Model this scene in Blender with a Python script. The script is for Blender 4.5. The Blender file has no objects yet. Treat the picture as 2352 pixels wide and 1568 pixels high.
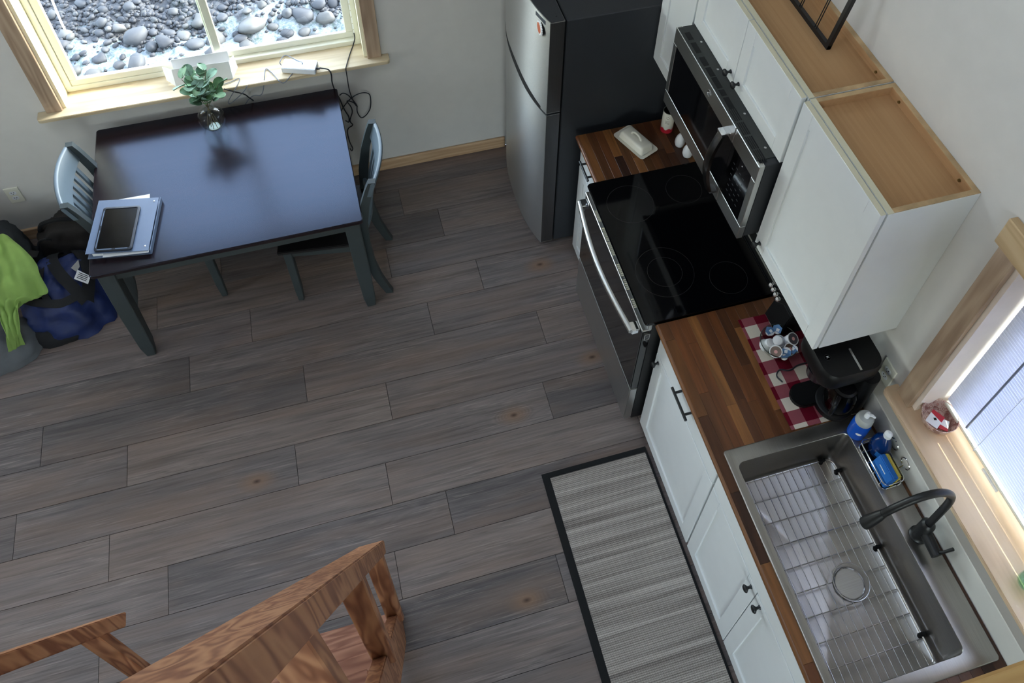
import bpy, bmesh, math, random
from mathutils import Vector, Matrix, noise
random.seed(11)
R = math.radians
S = bpy.context.scene
COL = S.collection

# ------------------------------------------------------------------ camera
cam_d = bpy.data.cameras.new('camera')
cam = bpy.data.objects.new('camera', cam_d)
COL.objects.link(cam)
cam.location = (-1.7287, -3.5274, 4.0377)
cam.rotation_euler = (0.7201, -0.0227, -0.2779)
cam_d.sensor_width = 36.0
cam_d.lens = 2046.41 / 2352 * 36.0
cam_d.shift_x = -56.1 / 2352          # the photograph is an off-centre crop
cam_d.shift_y = -423.5 / 2352
cam_d.clip_start = 0.05
S.camera = cam

# ------------------------------------------------------------------ sky, sun, exposure
W = bpy.data.worlds.new('world')
S.world = W
W.use_nodes = True
wn = W.node_tree
sky = wn.nodes.new('ShaderNodeTexSky')
sky.sky_type = 'NISHITA'
sky.sun_disc = False
sky.sun_elevation = R(32)
sky.sun_rotation = R(75)
sky.altitude = 200
sky.air_density = 1.0
sky.dust_density = 1.5
bg = wn.nodes['Background']
bg.inputs['Strength'].default_value = 1.0
hs = wn.nodes.new('ShaderNodeHueSaturation')
hs.inputs['Saturation'].default_value = 0.55
wn.links.new(sky.outputs[0], hs.inputs['Color'])
wn.links.new(hs.outputs[0], bg.inputs['Color'])
sun_d = bpy.data.lights.new('sun', 'SUN')
sun_d.energy = 3.2
sun_d.angle = R(0.6)
sun_d.color = (1.0, 0.86, 0.68)
sun = bpy.data.objects.new('sun', sun_d)
COL.objects.link(sun)
sun.location = (6, 3, 8)
sun.rotation_euler = Vector((-0.97, -0.25, -0.60)).to_track_quat('-Z', 'Y').to_euler()

def portal(name, loc, direction, sx, sy):
    d = bpy.data.lights.new(name, 'AREA')
    d.shape = 'RECTANGLE'
    d.size, d.size_y = sx, sy
    d.cycles.is_portal = True
    o = bpy.data.objects.new(name, d)
    COL.objects.link(o)
    o.location = loc
    o.rotation_euler = Vector(direction).to_track_quat('-Z', 'Y').to_euler()
portal('sky_portal_dining', (-2.3, 0.13, 1.55), (0, -1, 0), 1.5, 1.4)
portal('sky_portal_gable', (-2.7, 0.10, 3.4), (0, -1, 0), 1.6, 0.9)
portal('sky_portal_side', (-4.66, -1.45, 1.4), (1, 0, 0), 0.4, 1.2)
portal('sky_portal_loft', (-2.3, -6.56, 3.6), (0, 1, 0), 2.0, 1.1)
portal('sky_portal_entry', (-2.2, -6.56, 1.08), (0, 1, 0), 1.6, 2.0)
portal('sky_portal_roof', (-2.85, -2.4, 5.26), (0, 0, -1), 1.4, 1.7)
portal('sky_portal_kitchen', (0.15, -3.0, 1.56), (-1, 0, 0), 0.95, 0.9)

vs = S.view_settings
vs.view_transform = 'Standard'
vs.look = 'None'
vs.exposure = 1.46
vs.gamma = 1.0
vs.use_curve_mapping = False
S.display_settings.display_device = 'sRGB'
S.cycles.use_denoising = True
S.cycles.max_bounces = 10
S.cycles.diffuse_bounces = 6
S.cycles.transparent_max_bounces = 16
S.cycles.sample_clamp_indirect = 6.0
S.cycles.caustics_reflective = False
S.cycles.caustics_refractive = False

# ------------------------------------------------------------------ colours and materials
def lin(c):
    c /= 255.0
    return c / 12.92 if c <= 0.04045 else ((c + 0.055) / 1.055) ** 2.4
def rgb(r, g, b):
    return (lin(r), lin(g), lin(b), 1.0)

class NT:
    """small node-tree helper"""
    def __init__(self, name):
        self.m = bpy.data.materials.new(name)
        self.m.use_nodes = True
        self.t = self.m.node_tree
        self.b = self.t.nodes['Principled BSDF']
    def n(self, kind, **kw):
        nd = self.t.nodes.new('ShaderNode' + kind)
        for k, v in kw.items():
            if k.startswith('i_'):
                key = k[2:]
                key = int(key) if key.isdigit() else key.replace('_', ' ')
                nd.inputs[key].default_value = v
            else:
                setattr(nd, k, v)
        return nd
    def l(self, a, b):
        self.t.links.new(a, b)
    def ramp(self, fac, stops):
        r = self.n('ValToRGB')
        e = r.color_ramp.elements
        while len(e) > 1:
            e.remove(e[-1])
        for i, (p, c) in enumerate(stops):
            el = e[0] if i == 0 else e.new(p)
            el.position = p
            el.color = c
        self.l(fac, r.inputs[0])
        return r.outputs[0]
    def math(self, op, a, b=None, c=None):
        nd = self.n('Math', operation=op)
        for i, v in enumerate((a, b, c)):
            if v is None:
                continue
            if isinstance(v, (int, float)):
                nd.inputs[i].default_value = v
            else:
                self.l(v, nd.inputs[i])
        return nd.outputs[0]
    def mix(self, fac, a, b, mode='MIX'):
        nd = self.n('MixRGB', blend_type=mode)
        for i, v in enumerate((fac, a, b)):
            if isinstance(v, (int, float)):
                nd.inputs[i].default_value = v
            elif isinstance(v, tuple):
                nd.inputs[i].default_value = v
            else:
                self.l(v, nd.inputs[i])
        return nd.outputs[0]
    def coords(self, scale, rand=True, kind='Object', off=9.0):
        tc = self.n('TexCoord')
        mp = self.n('Mapping')
        mp.inputs['Scale'].default_value = scale
        src = tc.outputs[kind]
        if rand:
            oi = self.n('ObjectInfo')
            k = self.math('MULTIPLY', oi.outputs['Random'], off)
            cx = self.n('CombineXYZ')
            for i in range(3):
                self.l(k, cx.inputs[i])
            ad = self.n('VectorMath', operation='ADD')
            self.l(src, ad.inputs[0])
            self.l(cx.outputs[0], ad.inputs[1])
            src = ad.outputs[0]
        self.l(src, mp.inputs['Vector'])
        return mp.outputs[0]
    def noise(self, vec, scale=1.0, detail=3.0, rough=0.5, dist=0.0):
        nd = self.n('TexNoise')
        nd.inputs['Scale'].default_value = scale
        nd.inputs['Detail'].default_value = detail
        nd.inputs['Roughness'].default_value = rough
        nd.inputs['Distortion'].default_value = dist
        self.l(vec, nd.inputs['Vector'])
        return nd.outputs['Fac']
    def bump(self, h, strength=0.2, dist=0.002):
        nd = self.n('Bump')
        nd.inputs['Strength'].default_value = strength
        nd.inputs['Distance'].default_value = dist
        self.l(h, nd.inputs['Height'])
        self.l(nd.outputs[0], self.b.inputs['Normal'])
    def color(self, c):
        self.l(c, self.b.inputs['Base Color'])
    def set(self, **kw):
        for k, v in kw.items():
            self.b.inputs[k.replace('_', ' ')].default_value = v
        return self

def plain(name, c, rough=0.5, metal=0.0, spec=0.5, vary=0.04, bump=0.0, bscale=300.0):
    """painted / moulded surface: a base colour with a faint mottling and fine relief"""
    k = NT(name)
    v = k.coords((1, 1, 1), rand=False)
    f = k.noise(v, 14.0, 4.0)
    a = tuple(max(0, x * (1 - vary)) for x in c[:3]) + (1,)
    b = tuple(min(1, x * (1 + vary)) for x in c[:3]) + (1,)
    k.color(k.ramp(f, [(0.3, a), (0.7, b)]))
    k.set(Roughness=rough, Metallic=metal, Specular_IOR_Level=spec)
    if bump:
        k.bump(k.noise(v, bscale, 3.0), bump, 0.001)
    return k.m

def brushed(name, c, rough=0.3, axis=1, metal=1.0, aniso=0.0):
    k = NT(name)
    if aniso:
        tg_ = k.n('Tangent', direction_type='RADIAL', axis='Z')
        k.l(tg_.outputs[0], k.b.inputs['Tangent'])
        k.set(Anisotropic=aniso, Anisotropic_Rotation=0.25)
    sc = [90, 90, 90]
    sc[axis] = 1.2
    f = k.noise(k.coords(tuple(sc), rand=False), 6.0, 3.0)
    a = tuple(x * 0.86 for x in c[:3]) + (1,)
    k.color(k.ramp(f, [(0.3, a), (0.7, c)]))
    k.set(Metallic=metal)
    r = k.n('MapRange', i_3=rough * 0.8, i_4=rough * 1.25)
    k.l(f, r.inputs[0])
    k.l(r.outputs[0], k.b.inputs['Roughness'])
    return k.m

def wood(name, cols, axis=0, fine=45.0, rough=0.5, ring=7.0, rand=True, tone=0.0, bump=0.12, spec=0.4, wave=0.55, along=1.1):
    """grain running along one axis; tone > 0 lets every piece take a shade of its own"""
    k = NT(name)
    sc = [fine] * 3
    sc[axis] = along
    v = k.coords(tuple(sc), rand=rand)
    f = k.noise(v, 1.0, 5.0, 0.6, 0.4)
    s2 = [ring] * 3
    s2[axis] = ring * 0.11
    v2 = k.coords(tuple(s2), rand=rand)
    n2 = k.noise(v2, 1.0, 2.0, 0.5, 0.2)
    w = k.math('SINE', k.math('MULTIPLY', n2, 42.0))
    w = k.math('MULTIPLY_ADD', w, 0.5, 0.5)
    g = k.mix(wave, f, w)
    c = k.ramp(g, [(i / (len(cols) - 1) * 0.7 + 0.15, q) for i, q in enumerate(cols)])
    if tone:
        oi = k.n('ObjectInfo')
        t = k.n('MapRange', i_3=1.0 - tone, i_4=1.0 + tone)
        k.l(oi.outputs['Random'], t.inputs[0])
        c = k.mix(1.0, c, t.outputs[0], 'MULTIPLY')
    k.color(c)
    k.set(Roughness=rough, Specular_IOR_Level=spec)
    if bump:
        k.bump(g, bump, 0.0015)
    return k.m

def glassy(name, tint=(1, 1, 1, 1), rough=0.0, ior=1.45, extra=0.0):
    k = NT(name)
    k.t.nodes.remove(k.b)
    out = k.t.nodes['Material Output']
    tr = k.n('BsdfTransparent')
    tr.inputs[0].default_value = tint
    gl = k.n('BsdfGlossy')
    gl.inputs['Roughness'].default_value = rough
    fr = k.n('Fresnel')
    fr.inputs['IOR'].default_value = ior
    nz = k.noise(k.coords((1, 1, 1), rand=False), 5.0, 2.0)
    ge = k.n('NewGeometry')
    f = k.math('MULTIPLY', k.math('ADD', fr.outputs[0], k.math('MULTIPLY', nz, extra)), k.math('SUBTRACT', 1.0, ge.outputs['Backfacing']))
    mx = k.n('MixShader')
    k.l(f, mx.inputs[0])
    k.l(tr.outputs[0], mx.inputs[1])
    k.l(gl.outputs[0], mx.inputs[2])
    k.l(mx.outputs[0], out.inputs['Surface'])
    return k.m

M = {}
M['wall'] = plain('painted_drywall', rgb(214, 211, 206), 0.9, spec=0.2, vary=0.02, bump=0.12, bscale=160)
M['ceil'] = plain('ceiling_paint', rgb(225, 223, 218), 0.9, spec=0.2)
M['white'] = plain('white_cabinet_paint', rgb(226, 229, 229), 0.42, vary=0.012)
M['cream'] = plain('cream_edge_band', rgb(214, 208, 182), 0.5)
M['vinyl'] = plain('white_vinyl', rgb(232, 230, 214), 0.35, vary=0.02)
M['board'] = plain('white_backsplash_board', rgb(214, 212, 206), 0.35, vary=0.02)
M['black'] = plain('matte_black_metal', rgb(20, 21, 23), 0.42, spec=0.5)
M['blackp'] = plain('black_plastic', rgb(9, 9, 11), 0.45, spec=0.3, vary=0.1)
M['rubber'] = plain('black_rubber', rgb(12, 12, 13), 0.8)
M['blackglass'] = plain('black_glass', rgb(5, 5, 7), 0.06, spec=0.34, vary=0.05)
M['ovenglass'] = plain('smoked_oven_glass', rgb(16, 15, 15), 0.09, spec=0.6)
M['fridgeside'] = plain('dark_grey_enamel', rgb(38, 41, 46), 0.55, bump=0.25, bscale=500)
M['steel'] = brushed('brushed_stainless', (0.60, 0.60, 0.58, 1), 0.30, axis=1)
M['steelv'] = brushed('fridge_stainless', (0.62, 0.62, 0.61, 1), 0.36, axis=1, aniso=0.85)
M['sink'] = brushed('sink_stainless', (0.44, 0.42, 0.395, 1), 0.30, axis=1)
M['chrome'] = plain('chrome', (0.85, 0.86, 0.88, 1), 0.08, metal=1.0)
M['wire'] = plain('steel_wire', (0.6, 0.6, 0.6, 1), 0.22, metal=1.0)
M['darksteel'] = brushed('dark_steel_side', (0.16, 0.16, 0.165, 1), 0.4, axis=2)
M['pine'] = wood('pine_casing', [rgb(142, 116, 96), rgb(172, 147, 124), rgb(190, 167, 142)], axis=2, fine=40, rough=0.6, ring=9, wave=0.35)
M['pinex'] = wood('pine_stool', [rgb(182, 160, 128), rgb(206, 189, 157), rgb(214, 199, 170)], axis=0, fine=36, rough=0.5, ring=7, wave=0.35)
M['piney'] = wood('pine_sill', [rgb(196, 166, 134), rgb(218, 190, 158), rgb(228, 204, 176)], axis=1, fine=36, rough=0.32, ring=7, wave=0.35)
M['pinejamb'] = plain('painted_jamb', rgb(240, 236, 206), 0.5, vary=0.03)
M['pinejambp'] = plain('kitchen_jamb_paint', rgb(232, 218, 206), 0.5, vary=0.03)
M['baseb'] = wood('pine_baseboard', [rgb(176, 138, 104), rgb(200, 166, 130), rgb(214, 184, 148)], axis=0, fine=40, rough=0.55, ring=8, wave=0.3)
M['tan'] = wood('tan_ply_top', [rgb(165, 122, 82), rgb(182, 142, 100), rgb(192, 152, 110)], axis=1, fine=60, rough=0.7, ring=3, wave=0.12, rand=False)
M['chip'] = plain('particle_board_edge', rgb(190, 160, 120), 0.9, vary=0.25, bump=0.5, bscale=220)
M['fir'] = wood('fir_ladder', [rgb(128, 78, 52), rgb(162, 110, 78), rgb(180, 130, 94)], axis=2, fine=60, rough=0.55, ring=16, wave=0.6, bump=0.12, along=2.0)
M['firx'] = wood('fir_tread', [rgb(136, 88, 68), rgb(166, 114, 90), rgb(182, 132, 106)], axis=0, fine=60, rough=0.6, ring=16, wave=0.6, bump=0.12, along=2.0)
M['nosing'] = wood('loft_nosing', [rgb(176, 136, 84), rgb(196, 158, 102), rgb(206, 170, 116)], axis=0, fine=34, rough=0.5, ring=6, wave=0.3)
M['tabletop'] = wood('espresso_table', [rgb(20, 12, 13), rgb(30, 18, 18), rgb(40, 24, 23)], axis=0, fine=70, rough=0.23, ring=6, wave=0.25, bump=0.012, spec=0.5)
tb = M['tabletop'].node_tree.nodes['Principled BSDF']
tb.inputs['Specular Tint'].default_value = (0.50, 0.68, 1.0, 1)  # blue of the reflected sky put into the table's specular colour
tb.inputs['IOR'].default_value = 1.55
M['chair'] = plain('grey_blue_paint', rgb(92, 106, 116), 0.36, vary=0.03)
M['leg'] = plain('charcoal_paint', rgb(58, 66, 68), 0.5, vary=0.05)
M['seat'] = plain('dark_seat', rgb(24, 22, 24), 0.5)
M['glass'] = glassy('window_glass', (0.97, 1.0, 0.99, 1), 0.0, 1.45)
M['vase'] = glassy('vase_glass', (0.965, 0.985, 0.98, 1), 0.0, 1.4)
M['carafe'] = glassy('carafe_glass', (0.45, 0.45, 0.48, 1), 0.02, 1.5)
M['ceramic'] = plain('white_ceramic', rgb(225, 221, 208), 0.18, vary=0.02)
M['ceramic2'] = plain('bright_ceramic', rgb(226, 226, 228), 0.25, vary=0.02)
M['paper'] = plain('white_paper', rgb(236, 238, 240), 0.7, vary=0.02)
M['card'] = plain('white_card', rgb(222, 222, 222), 0.6, vary=0.02)
M['red'] = plain('red_print', rgb(186, 28, 48), 0.5)
M['cord'] = plain('grey_black_cord', rgb(30, 33, 40), 0.45)
M['cordlight'] = plain('pale_cord', rgb(120, 126, 138), 0.4)
M['led'] = plain('white_light_strip', rgb(245, 245, 245), 0.3)

# ------------------------------------------------------------------ mesh helpers
def base(o):
    v = Vector((0, 0, 0))
    while o is not None:
        v = v + o.location
        o = o.parent
    return v

class MB:
    def __init__(s):
        s.v, s.f = [], []
    def add(s, vs_, fs_):
        k = len(s.v)
        s.v += [tuple(q) for q in vs_]
        s.f += [tuple(i + k for i in f) for f in fs_]
        return s
    def box(s, x0, x1, y0, y1, z0, z1, m=None):
        x0, x1 = sorted((x0, x1)); y0, y1 = sorted((y0, y1)); z0, z1 = sorted((z0, z1))
        vs_ = [Vector((x, y, z)) for z in (z0, z1) for y in (y0, y1) for x in (x0, x1)]
        if m is not None:
            vs_ = [m @ q for q in vs_]
        return s.add(vs_, [(0, 2, 3, 1), (4, 5, 7, 6), (0, 1, 5, 4), (2, 6, 7, 3), (0, 4, 6, 2), (1, 3, 7, 5)])
    def hexa(s, p):
        """8 corners: bottom ring of four, top ring of four"""
        return s.add(p, [(3, 2, 1, 0), (4, 5, 6, 7), (0, 1, 5, 4), (1, 2, 6, 5), (2, 3, 7, 6), (3, 0, 4, 7)])
    def loops(s, rings, cap0=True, cap1=True, closed=True):
        n = len(rings[0])
        vs_ = [q for r in rings for q in r]
        fs_ = []
        for i in range(len(rings) - 1):
            for j in range(n if closed else n - 1):
                a = i * n + j; b = i * n + (j + 1) % n
                fs_.append((a, b, b + n, a + n))
        if cap0:
            fs_.append(tuple(range(n - 1, -1, -1)))
        if cap1:
            fs_.append(tuple((len(rings) - 1) * n + j for j in range(n)))
        return s.add(vs_, fs_)
    def lathe(s, prof, c=(0, 0, 0), n=24, m=None, cap0=True, cap1=True):
        c = Vector(c)
        rings = []
        for r, z in prof:
            ring = []
            for j in range(n):
                a = 2 * math.pi * j / n
                q = Vector((r * math.cos(a), r * math.sin(a), z))
                ring.append(c + (m @ q if m is not None else q))
            rings.append(ring)
        return s.loops(rings, cap0, cap1)
    def cyl(s, p0, p1, r0, r1=None, n=16):
        p0, p1 = Vector(p0), Vector(p1)
        d = p1 - p0
        m = d.to_track_quat('Z', 'Y').to_matrix()
        return s.lathe([(r0, 0), (r0 if r1 is None else r1, d.length)], p0, n, m)
    def tube(s, pts, r, n=8, closed=False):
        pts = [Vector(p) for p in pts]
        k = len(pts)
        rings = []
        up = None
        for i, p in enumerate(pts):
            if closed:
                t = pts[(i + 1) % k] - pts[i - 1]
            else:
                t = pts[min(i + 1, k - 1)] - pts[max(i - 1, 0)]
            t.normalize()
            if up is None:
                up = t.orthogonal().normalized()
            up = (up - t * up.dot(t))
            up = up.normalized() if up.length > 1e-6 else t.orthogonal().normalized()
            w = t.cross(up)
            rr = r[i] if isinstance(r, (list, tuple)) else r
            rings.append([p + (up * math.cos(2 * math.pi * j / n) + w * math.sin(2 * math.pi * j / n)) * rr for j in range(n)])
        if closed:
            rings.append(rings[0])
            return s.loops(rings, False, False)
        return s.loops(rings)
    def prism(s, poly, fn, a, b):
        """poly: 2-D outline, fn(u, v, w) -> point, extruded from w=a to w=b"""
        return s.loops([[Vector(fn(u, v, a)) for u, v in poly], [Vector(fn(u, v, b)) for u, v in poly]])
    def grid(s, fn, nu, nv):
        vs_ = [Vector(fn(i / nu, j / nv)) for j in range(nv + 1) for i in range(nu + 1)]
        fs_ = [(j * (nu + 1) + i, j * (nu + 1) + i + 1, (j + 1) * (nu + 1) + i + 1, (j + 1) * (nu + 1) + i) for j in range(nv) for i in range(nu)]
        return s.add(vs_, fs_)
    def shell(s, fn, nu, nv, th):
        """a sheet with thickness: fn(u, v) -> point of the top side"""
        P = [[Vector(fn(i / nu, j / nv)) for i in range(nu + 1)] for j in range(nv + 1)]
        N = [[None] * (nu + 1) for _ in range(nv + 1)]
        for j in range(nv + 1):
            for i in range(nu + 1):
                du = P[j][min(i + 1, nu)] - P[j][max(i - 1, 0)]
                dv = P[min(j + 1, nv)][i] - P[max(j - 1, 0)][i]
                q = du.cross(dv)
                N[j][i] = q.normalized() if q.length > 1e-9 else Vector((0, 0, 1))
        k = (nu + 1) * (nv + 1)
        vs_ = [P[j][i] for j in range(nv + 1) for i in range(nu + 1)] + [P[j][i] - N[j][i] * th for j in range(nv + 1) for i in range(nu + 1)]
        fs_ = []
        g = lambda i, j: j * (nu + 1) + i
        for j in range(nv):
            for i in range(nu):
                fs_.append((g(i, j), g(i + 1, j), g(i + 1, j + 1), g(i, j + 1)))
                fs_.append((k + g(i, j + 1), k + g(i + 1, j + 1), k + g(i + 1, j), k + g(i, j)))
        for i in range(nu):
            fs_.append((g(i + 1, 0), g(i, 0), k + g(i, 0), k + g(i + 1, 0)))
            fs_.append((g(i, nv), g(i + 1, nv), k + g(i + 1, nv), k + g(i, nv)))
        for j in range(nv):
            fs_.append((g(0, j), g(0, j + 1), k + g(0, j + 1), k + g(0, j)))
            fs_.append((g(nu, j + 1), g(nu, j), k + g(nu, j), k + g(nu, j + 1)))
        return s.add(vs_, fs_)
    def build(s, name, mat, parent=None, bevel=0.0, seg=1, smooth=False, sharp=35):
        o0 = base(parent) if parent is not None else Vector((0, 0, 0))
        me = bpy.data.meshes.new(name)
        me.from_pydata([tuple(Vector(q) - o0) for q in s.v], [], s.f)
        bm = bmesh.new(); bm.from_mesh(me)
        bmesh.ops.recalc_face_normals(bm, faces=bm.faces)
        if bevel:
            es = [e for e in bm.edges if len(e.link_faces) == 2 and e.calc_face_angle(0) > R(30)]
            bmesh.ops.bevel(bm, geom=es, offset=bevel, segments=seg, affect='EDGES', clamp_overlap=True)
        if smooth:
            for f in bm.faces:
                f.smooth = True
            for e in bm.edges:
                if len(e.link_faces) == 2 and e.calc_face_angle(0) > R(sharp):
                    e.smooth = False
        bm.to_mesh(me); bm.free()
        o = bpy.data.objects.new(name, me)
        COL.objects.link(o)
        if mat is not None:
            me.materials.append(M[mat] if isinstance(mat, str) else mat)
        o.parent = parent
        return o

def B(*a):
    return MB().box(*a)
def tag(o, label, cat, group=None):
    o['label'] = label
    o['category'] = cat
    if group:
        o['group'] = group
    return o
def thing(name, label, cat, loc=(0, 0, 0), group=None):
    o = bpy.data.objects.new(name, None)
    o.empty_display_size = 0.05
    COL.objects.link(o)
    o.location = loc
    return tag(o, label, cat, group)
def struct(o):
    o['kind'] = 'structure'
    return o
def copy_tree(o, parent=None):
    c = o.copy()
    COL.objects.link(c)
    c.parent = parent
    for ch in [q for q in COL.objects if q.parent is o]:
        copy_tree(ch, c)
    return c
def rrect(x0, x1, y0, y1, r, z, n=5):
    pts = []
    for cx, cy, a0 in ((x1 - r, y1 - r, 0), (x0 + r, y1 - r, 90), (x0 + r, y0 + r, 180), (x1 - r, y0 + r, 270)):
        for i in range(n + 1):
            a = R(a0 + 90 * i / n)
            pts.append(Vector((cx + r * math.cos(a), cy + r * math.sin(a), z)))
    return pts
def smooth_path(pts, k=6):
    """Catmull-Rom through the points"""
    P = [Vector(p) for p in pts]
    P = [P[0] * 2 - P[1]] + P + [P[-1] * 2 - P[-2]]
    out = []
    for i in range(1, len(P) - 2):
        for j in range(k):
            t = j / k
            a, b, c, d = P[i - 1], P[i], P[i + 1], P[i + 2]
            out.append(0.5 * ((2 * b) + (c - a) * t + (2 * a - 5 * b + 4 * c - d) * t * t + (3 * b - a - 3 * c + d) * t ** 3))
    out.append(P[-2])
    return out
def text_part(name, txt, size, mat, parent, mtx, depth=0.0004):
    cu = bpy.data.curves.new(name, 'FONT')
    cu.body = txt; cu.size = size; cu.extrude = depth
    cu.align_x = 'CENTER'; cu.align_y = 'CENTER'
    tmp = bpy.data.objects.new(name + '_tmp', cu)
    COL.objects.link(tmp)
    dg = bpy.context.evaluated_depsgraph_get()
    me = bpy.data.meshes.new_from_object(tmp.evaluated_get(dg))
    bpy.data.objects.remove(tmp)
    me.transform(Matrix.Translation(-base(parent)) @ mtx)
    me.materials.clear()
    me.materials.append(M[mat])
    o = bpy.data.objects.new(name, me)
    COL.objects.link(o)
    o.parent = parent
    return o

# ================================================================== THE SETTING
XL, YB, ZC = -4.6, -6.5, 5.2

def wall_holes(name, mat, u0, u1, v0, v1, holes, fn):
    """fn(u, v, side) -> point; a solid wall with rectangular openings, as one mesh"""
    us = sorted({u0, u1, *[h[0] for h in holes], *[h[1] for h in holes]})
    vs_ = sorted({v0, v1, *[h[2] for h in holes], *[h[3] for h in holes]})
    mb = MB()
    for i in range(len(us) - 1):
        for j in range(len(vs_) - 1):
            cu, cv = (us[i] + us[i + 1]) / 2, (vs_[j] + vs_[j + 1]) / 2
            if any(h[0] < cu < h[1] and h[2] < cv < h[3] for h in holes):
                continue
            p = [Vector(fn(u, v, s)) for s in (0, 1) for u, v in ((us[i], vs_[j]), (us[i + 1], vs_[j]), (us[i + 1], vs_[j + 1]), (us[i], vs_[j + 1]))]
            mb.hexa(p)
    o = mb.build(name, mat)
    bm = bmesh.new(); bm.from_mesh(o.data)
    bmesh.ops.remove_doubles(bm, verts=bm.verts, dist=1e-5)
    seen = {}
    for f in bm.faces:
        seen.setdefault(frozenset(v.index for v in f.verts), []).append(f)
    bmesh.ops.delete(bm, geom=[f for l in seen.values() if len(l) > 1 for f in l], context='FACES')
    bmesh.ops.recalc_face_normals(bm, faces=bm.faces)
    bm.to_mesh(o.data); bm.free()
    return struct(o)

WT = 0.16
wall_back = wall_holes('wall_back', 'wall', XL, 0.0, 0.0, ZC, [(-3.04, -1.56, 0.868, 2.15), (-3.5, -1.9, 2.95, 3.85)], lambda u, v, s: (u, s * WT, v))
wall_right = wall_holes('wall_right', 'wall', YB, WT, 0.0, ZC, [(-3.47, -2.55, 1.10, 2.012)], lambda u, v, s: (s * WT, u, v))
wall_left = wall_holes('wall_left', 'wall', YB, WT, 0.0, ZC, [(-1.65, -1.25, 0.8, 2.0)], lambda u, v, s: (XL - s * WT, u, v))
wall_front = wall_holes('wall_front', 'wall', XL, 0.0, 0.0, ZC, [(-3.3, -1.3, 3.05, 4.15), (-3.0, -1.4, 0.05, 2.1)], lambda u, v, s: (u, YB - s * WT, v))
wall_holes('ceiling', 'ceil', XL - WT, WT, YB - WT, WT, [(-3.55, -2.15, -3.25, -1.55)], lambda u, v, s: (u, v, ZC + s * 0.1))

# ---- floor planks: every board a piece of its own
k = NT('vinyl_plank')
v = k.coords((1.6, 42, 1), off=23)
fine = k.noise(v, 1.0, 6.0, 0.65, 0.5)
v2 = k.coords((1.3, 9.5, 1), off=23)
n2 = k.noise(v2, 1.0, 2.0, 0.45, 0.6)
tc = k.n('TexCoord'); oi = k.n('ObjectInfo')
sp = k.n('SeparateXYZ'); k.l(tc.outputs['Object'], sp.inputs[0])
sc_ = k.n('SeparateColor'); k.l(oi.outputs['Color'], sc_.inputs[0])
dx = k.math('SUBTRACT', k.math('ADD', sp.outputs[0], 1.0), sc_.outputs[0])
dy = k.math('SUBTRACT', k.math('ADD', sp.outputs[1], 1.0), sc_.outputs[1])
dd = k.math('SQRT', k.math('ADD', k.math('POWER', k.math('MULTIPLY', dx, 0.55), 2.0), k.math('POWER', dy, 2.0)))
knot = k.math('MULTIPLY', k.math('SUBTRACT', 1.0, k.math('SMOOTH_MIN', k.math('DIVIDE', dd, 0.055), 1.0, 0.2)), sc_.outputs[2])
core = k.math('MULTIPLY', k.math('SUBTRACT', 1.0, k.math('MINIMUM', k.math('DIVIDE', dd, 0.013), 1.0)), sc_.outputs[2])
w = k.math('MULTIPLY_ADD', k.math('SINE', k.math('MULTIPLY', k.math('ADD', n2, k.math('MULTIPLY', knot, 0.6)), 62.0)), 0.5, 0.5)
msk = k.noise(k.coords((1.0, 3.2, 1), off=31), 1.9, 2.0)
wm = k.math('MULTIPLY', w, k.ramp(msk, [(0.42, (0, 0, 0, 1)), (0.62, (1, 1, 1, 1))]))
g = k.math('ADD', k.math('MULTIPLY', fine, 0.86), k.math('MULTIPLY', wm, 0.11))
tone = k.ramp(oi.outputs['Random'], [(0.0, rgb(106, 100, 100)), (0.25, rgb(132, 121, 117)), (0.5, rgb(118, 111, 110)), (0.7, rgb(140, 127, 121)), (0.88, rgb(95, 91, 93)), (1.0, rgb(134, 123, 120))])
shade = k.ramp(g, [(0.22, (0.50, 0.49, 0.49, 1)), (0.5, (0.98, 0.97, 0.96, 1)), (0.8, (1.34, 1.30, 1.27, 1))])
c = k.mix(1.0, tone, shade, 'MULTIPLY')
st_ = k.noise(k.coords((5.0, 190, 1), off=29), 1.0, 2.0, 0.5, 0.8)
c = k.mix(k.math('MULTIPLY', k.ramp(st_, [(0.56, (0, 0, 0, 1)), (0.72, (1, 1, 1, 1))]), k.ramp(msk, [(0.36, (0.08, 0.08, 0.08, 1)), (0.6, (0.5, 0.5, 0.5, 1))])), c, rgb(176, 164, 156))
c = k.mix(k.math('MULTIPLY', k.ramp(st_, [(0.28, (1, 1, 1, 1)), (0.42, (0, 0, 0, 1))]), 0.45), c, rgb(62, 55, 53))
warm = k.noise(k.coords((0.9, 5, 1), off=17), 1.6, 3.0)
c = k.mix(k.ramp(warm, [(0.45, (0, 0, 0, 1)), (0.75, (0.45, 0.45, 0.45, 1))]), c, rgb(142, 116, 98))
c = k.mix(k.math('MULTIPLY', knot, 0.75), c, rgb(146, 112, 84))
c = k.mix(core, c, rgb(62, 44, 34))
k.color(c)
k.set(Roughness=0.52, Specular_IOR_Level=0.42)
k.bump(g, 0.10, 0.0008)
M['plank'] = k.m

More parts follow.
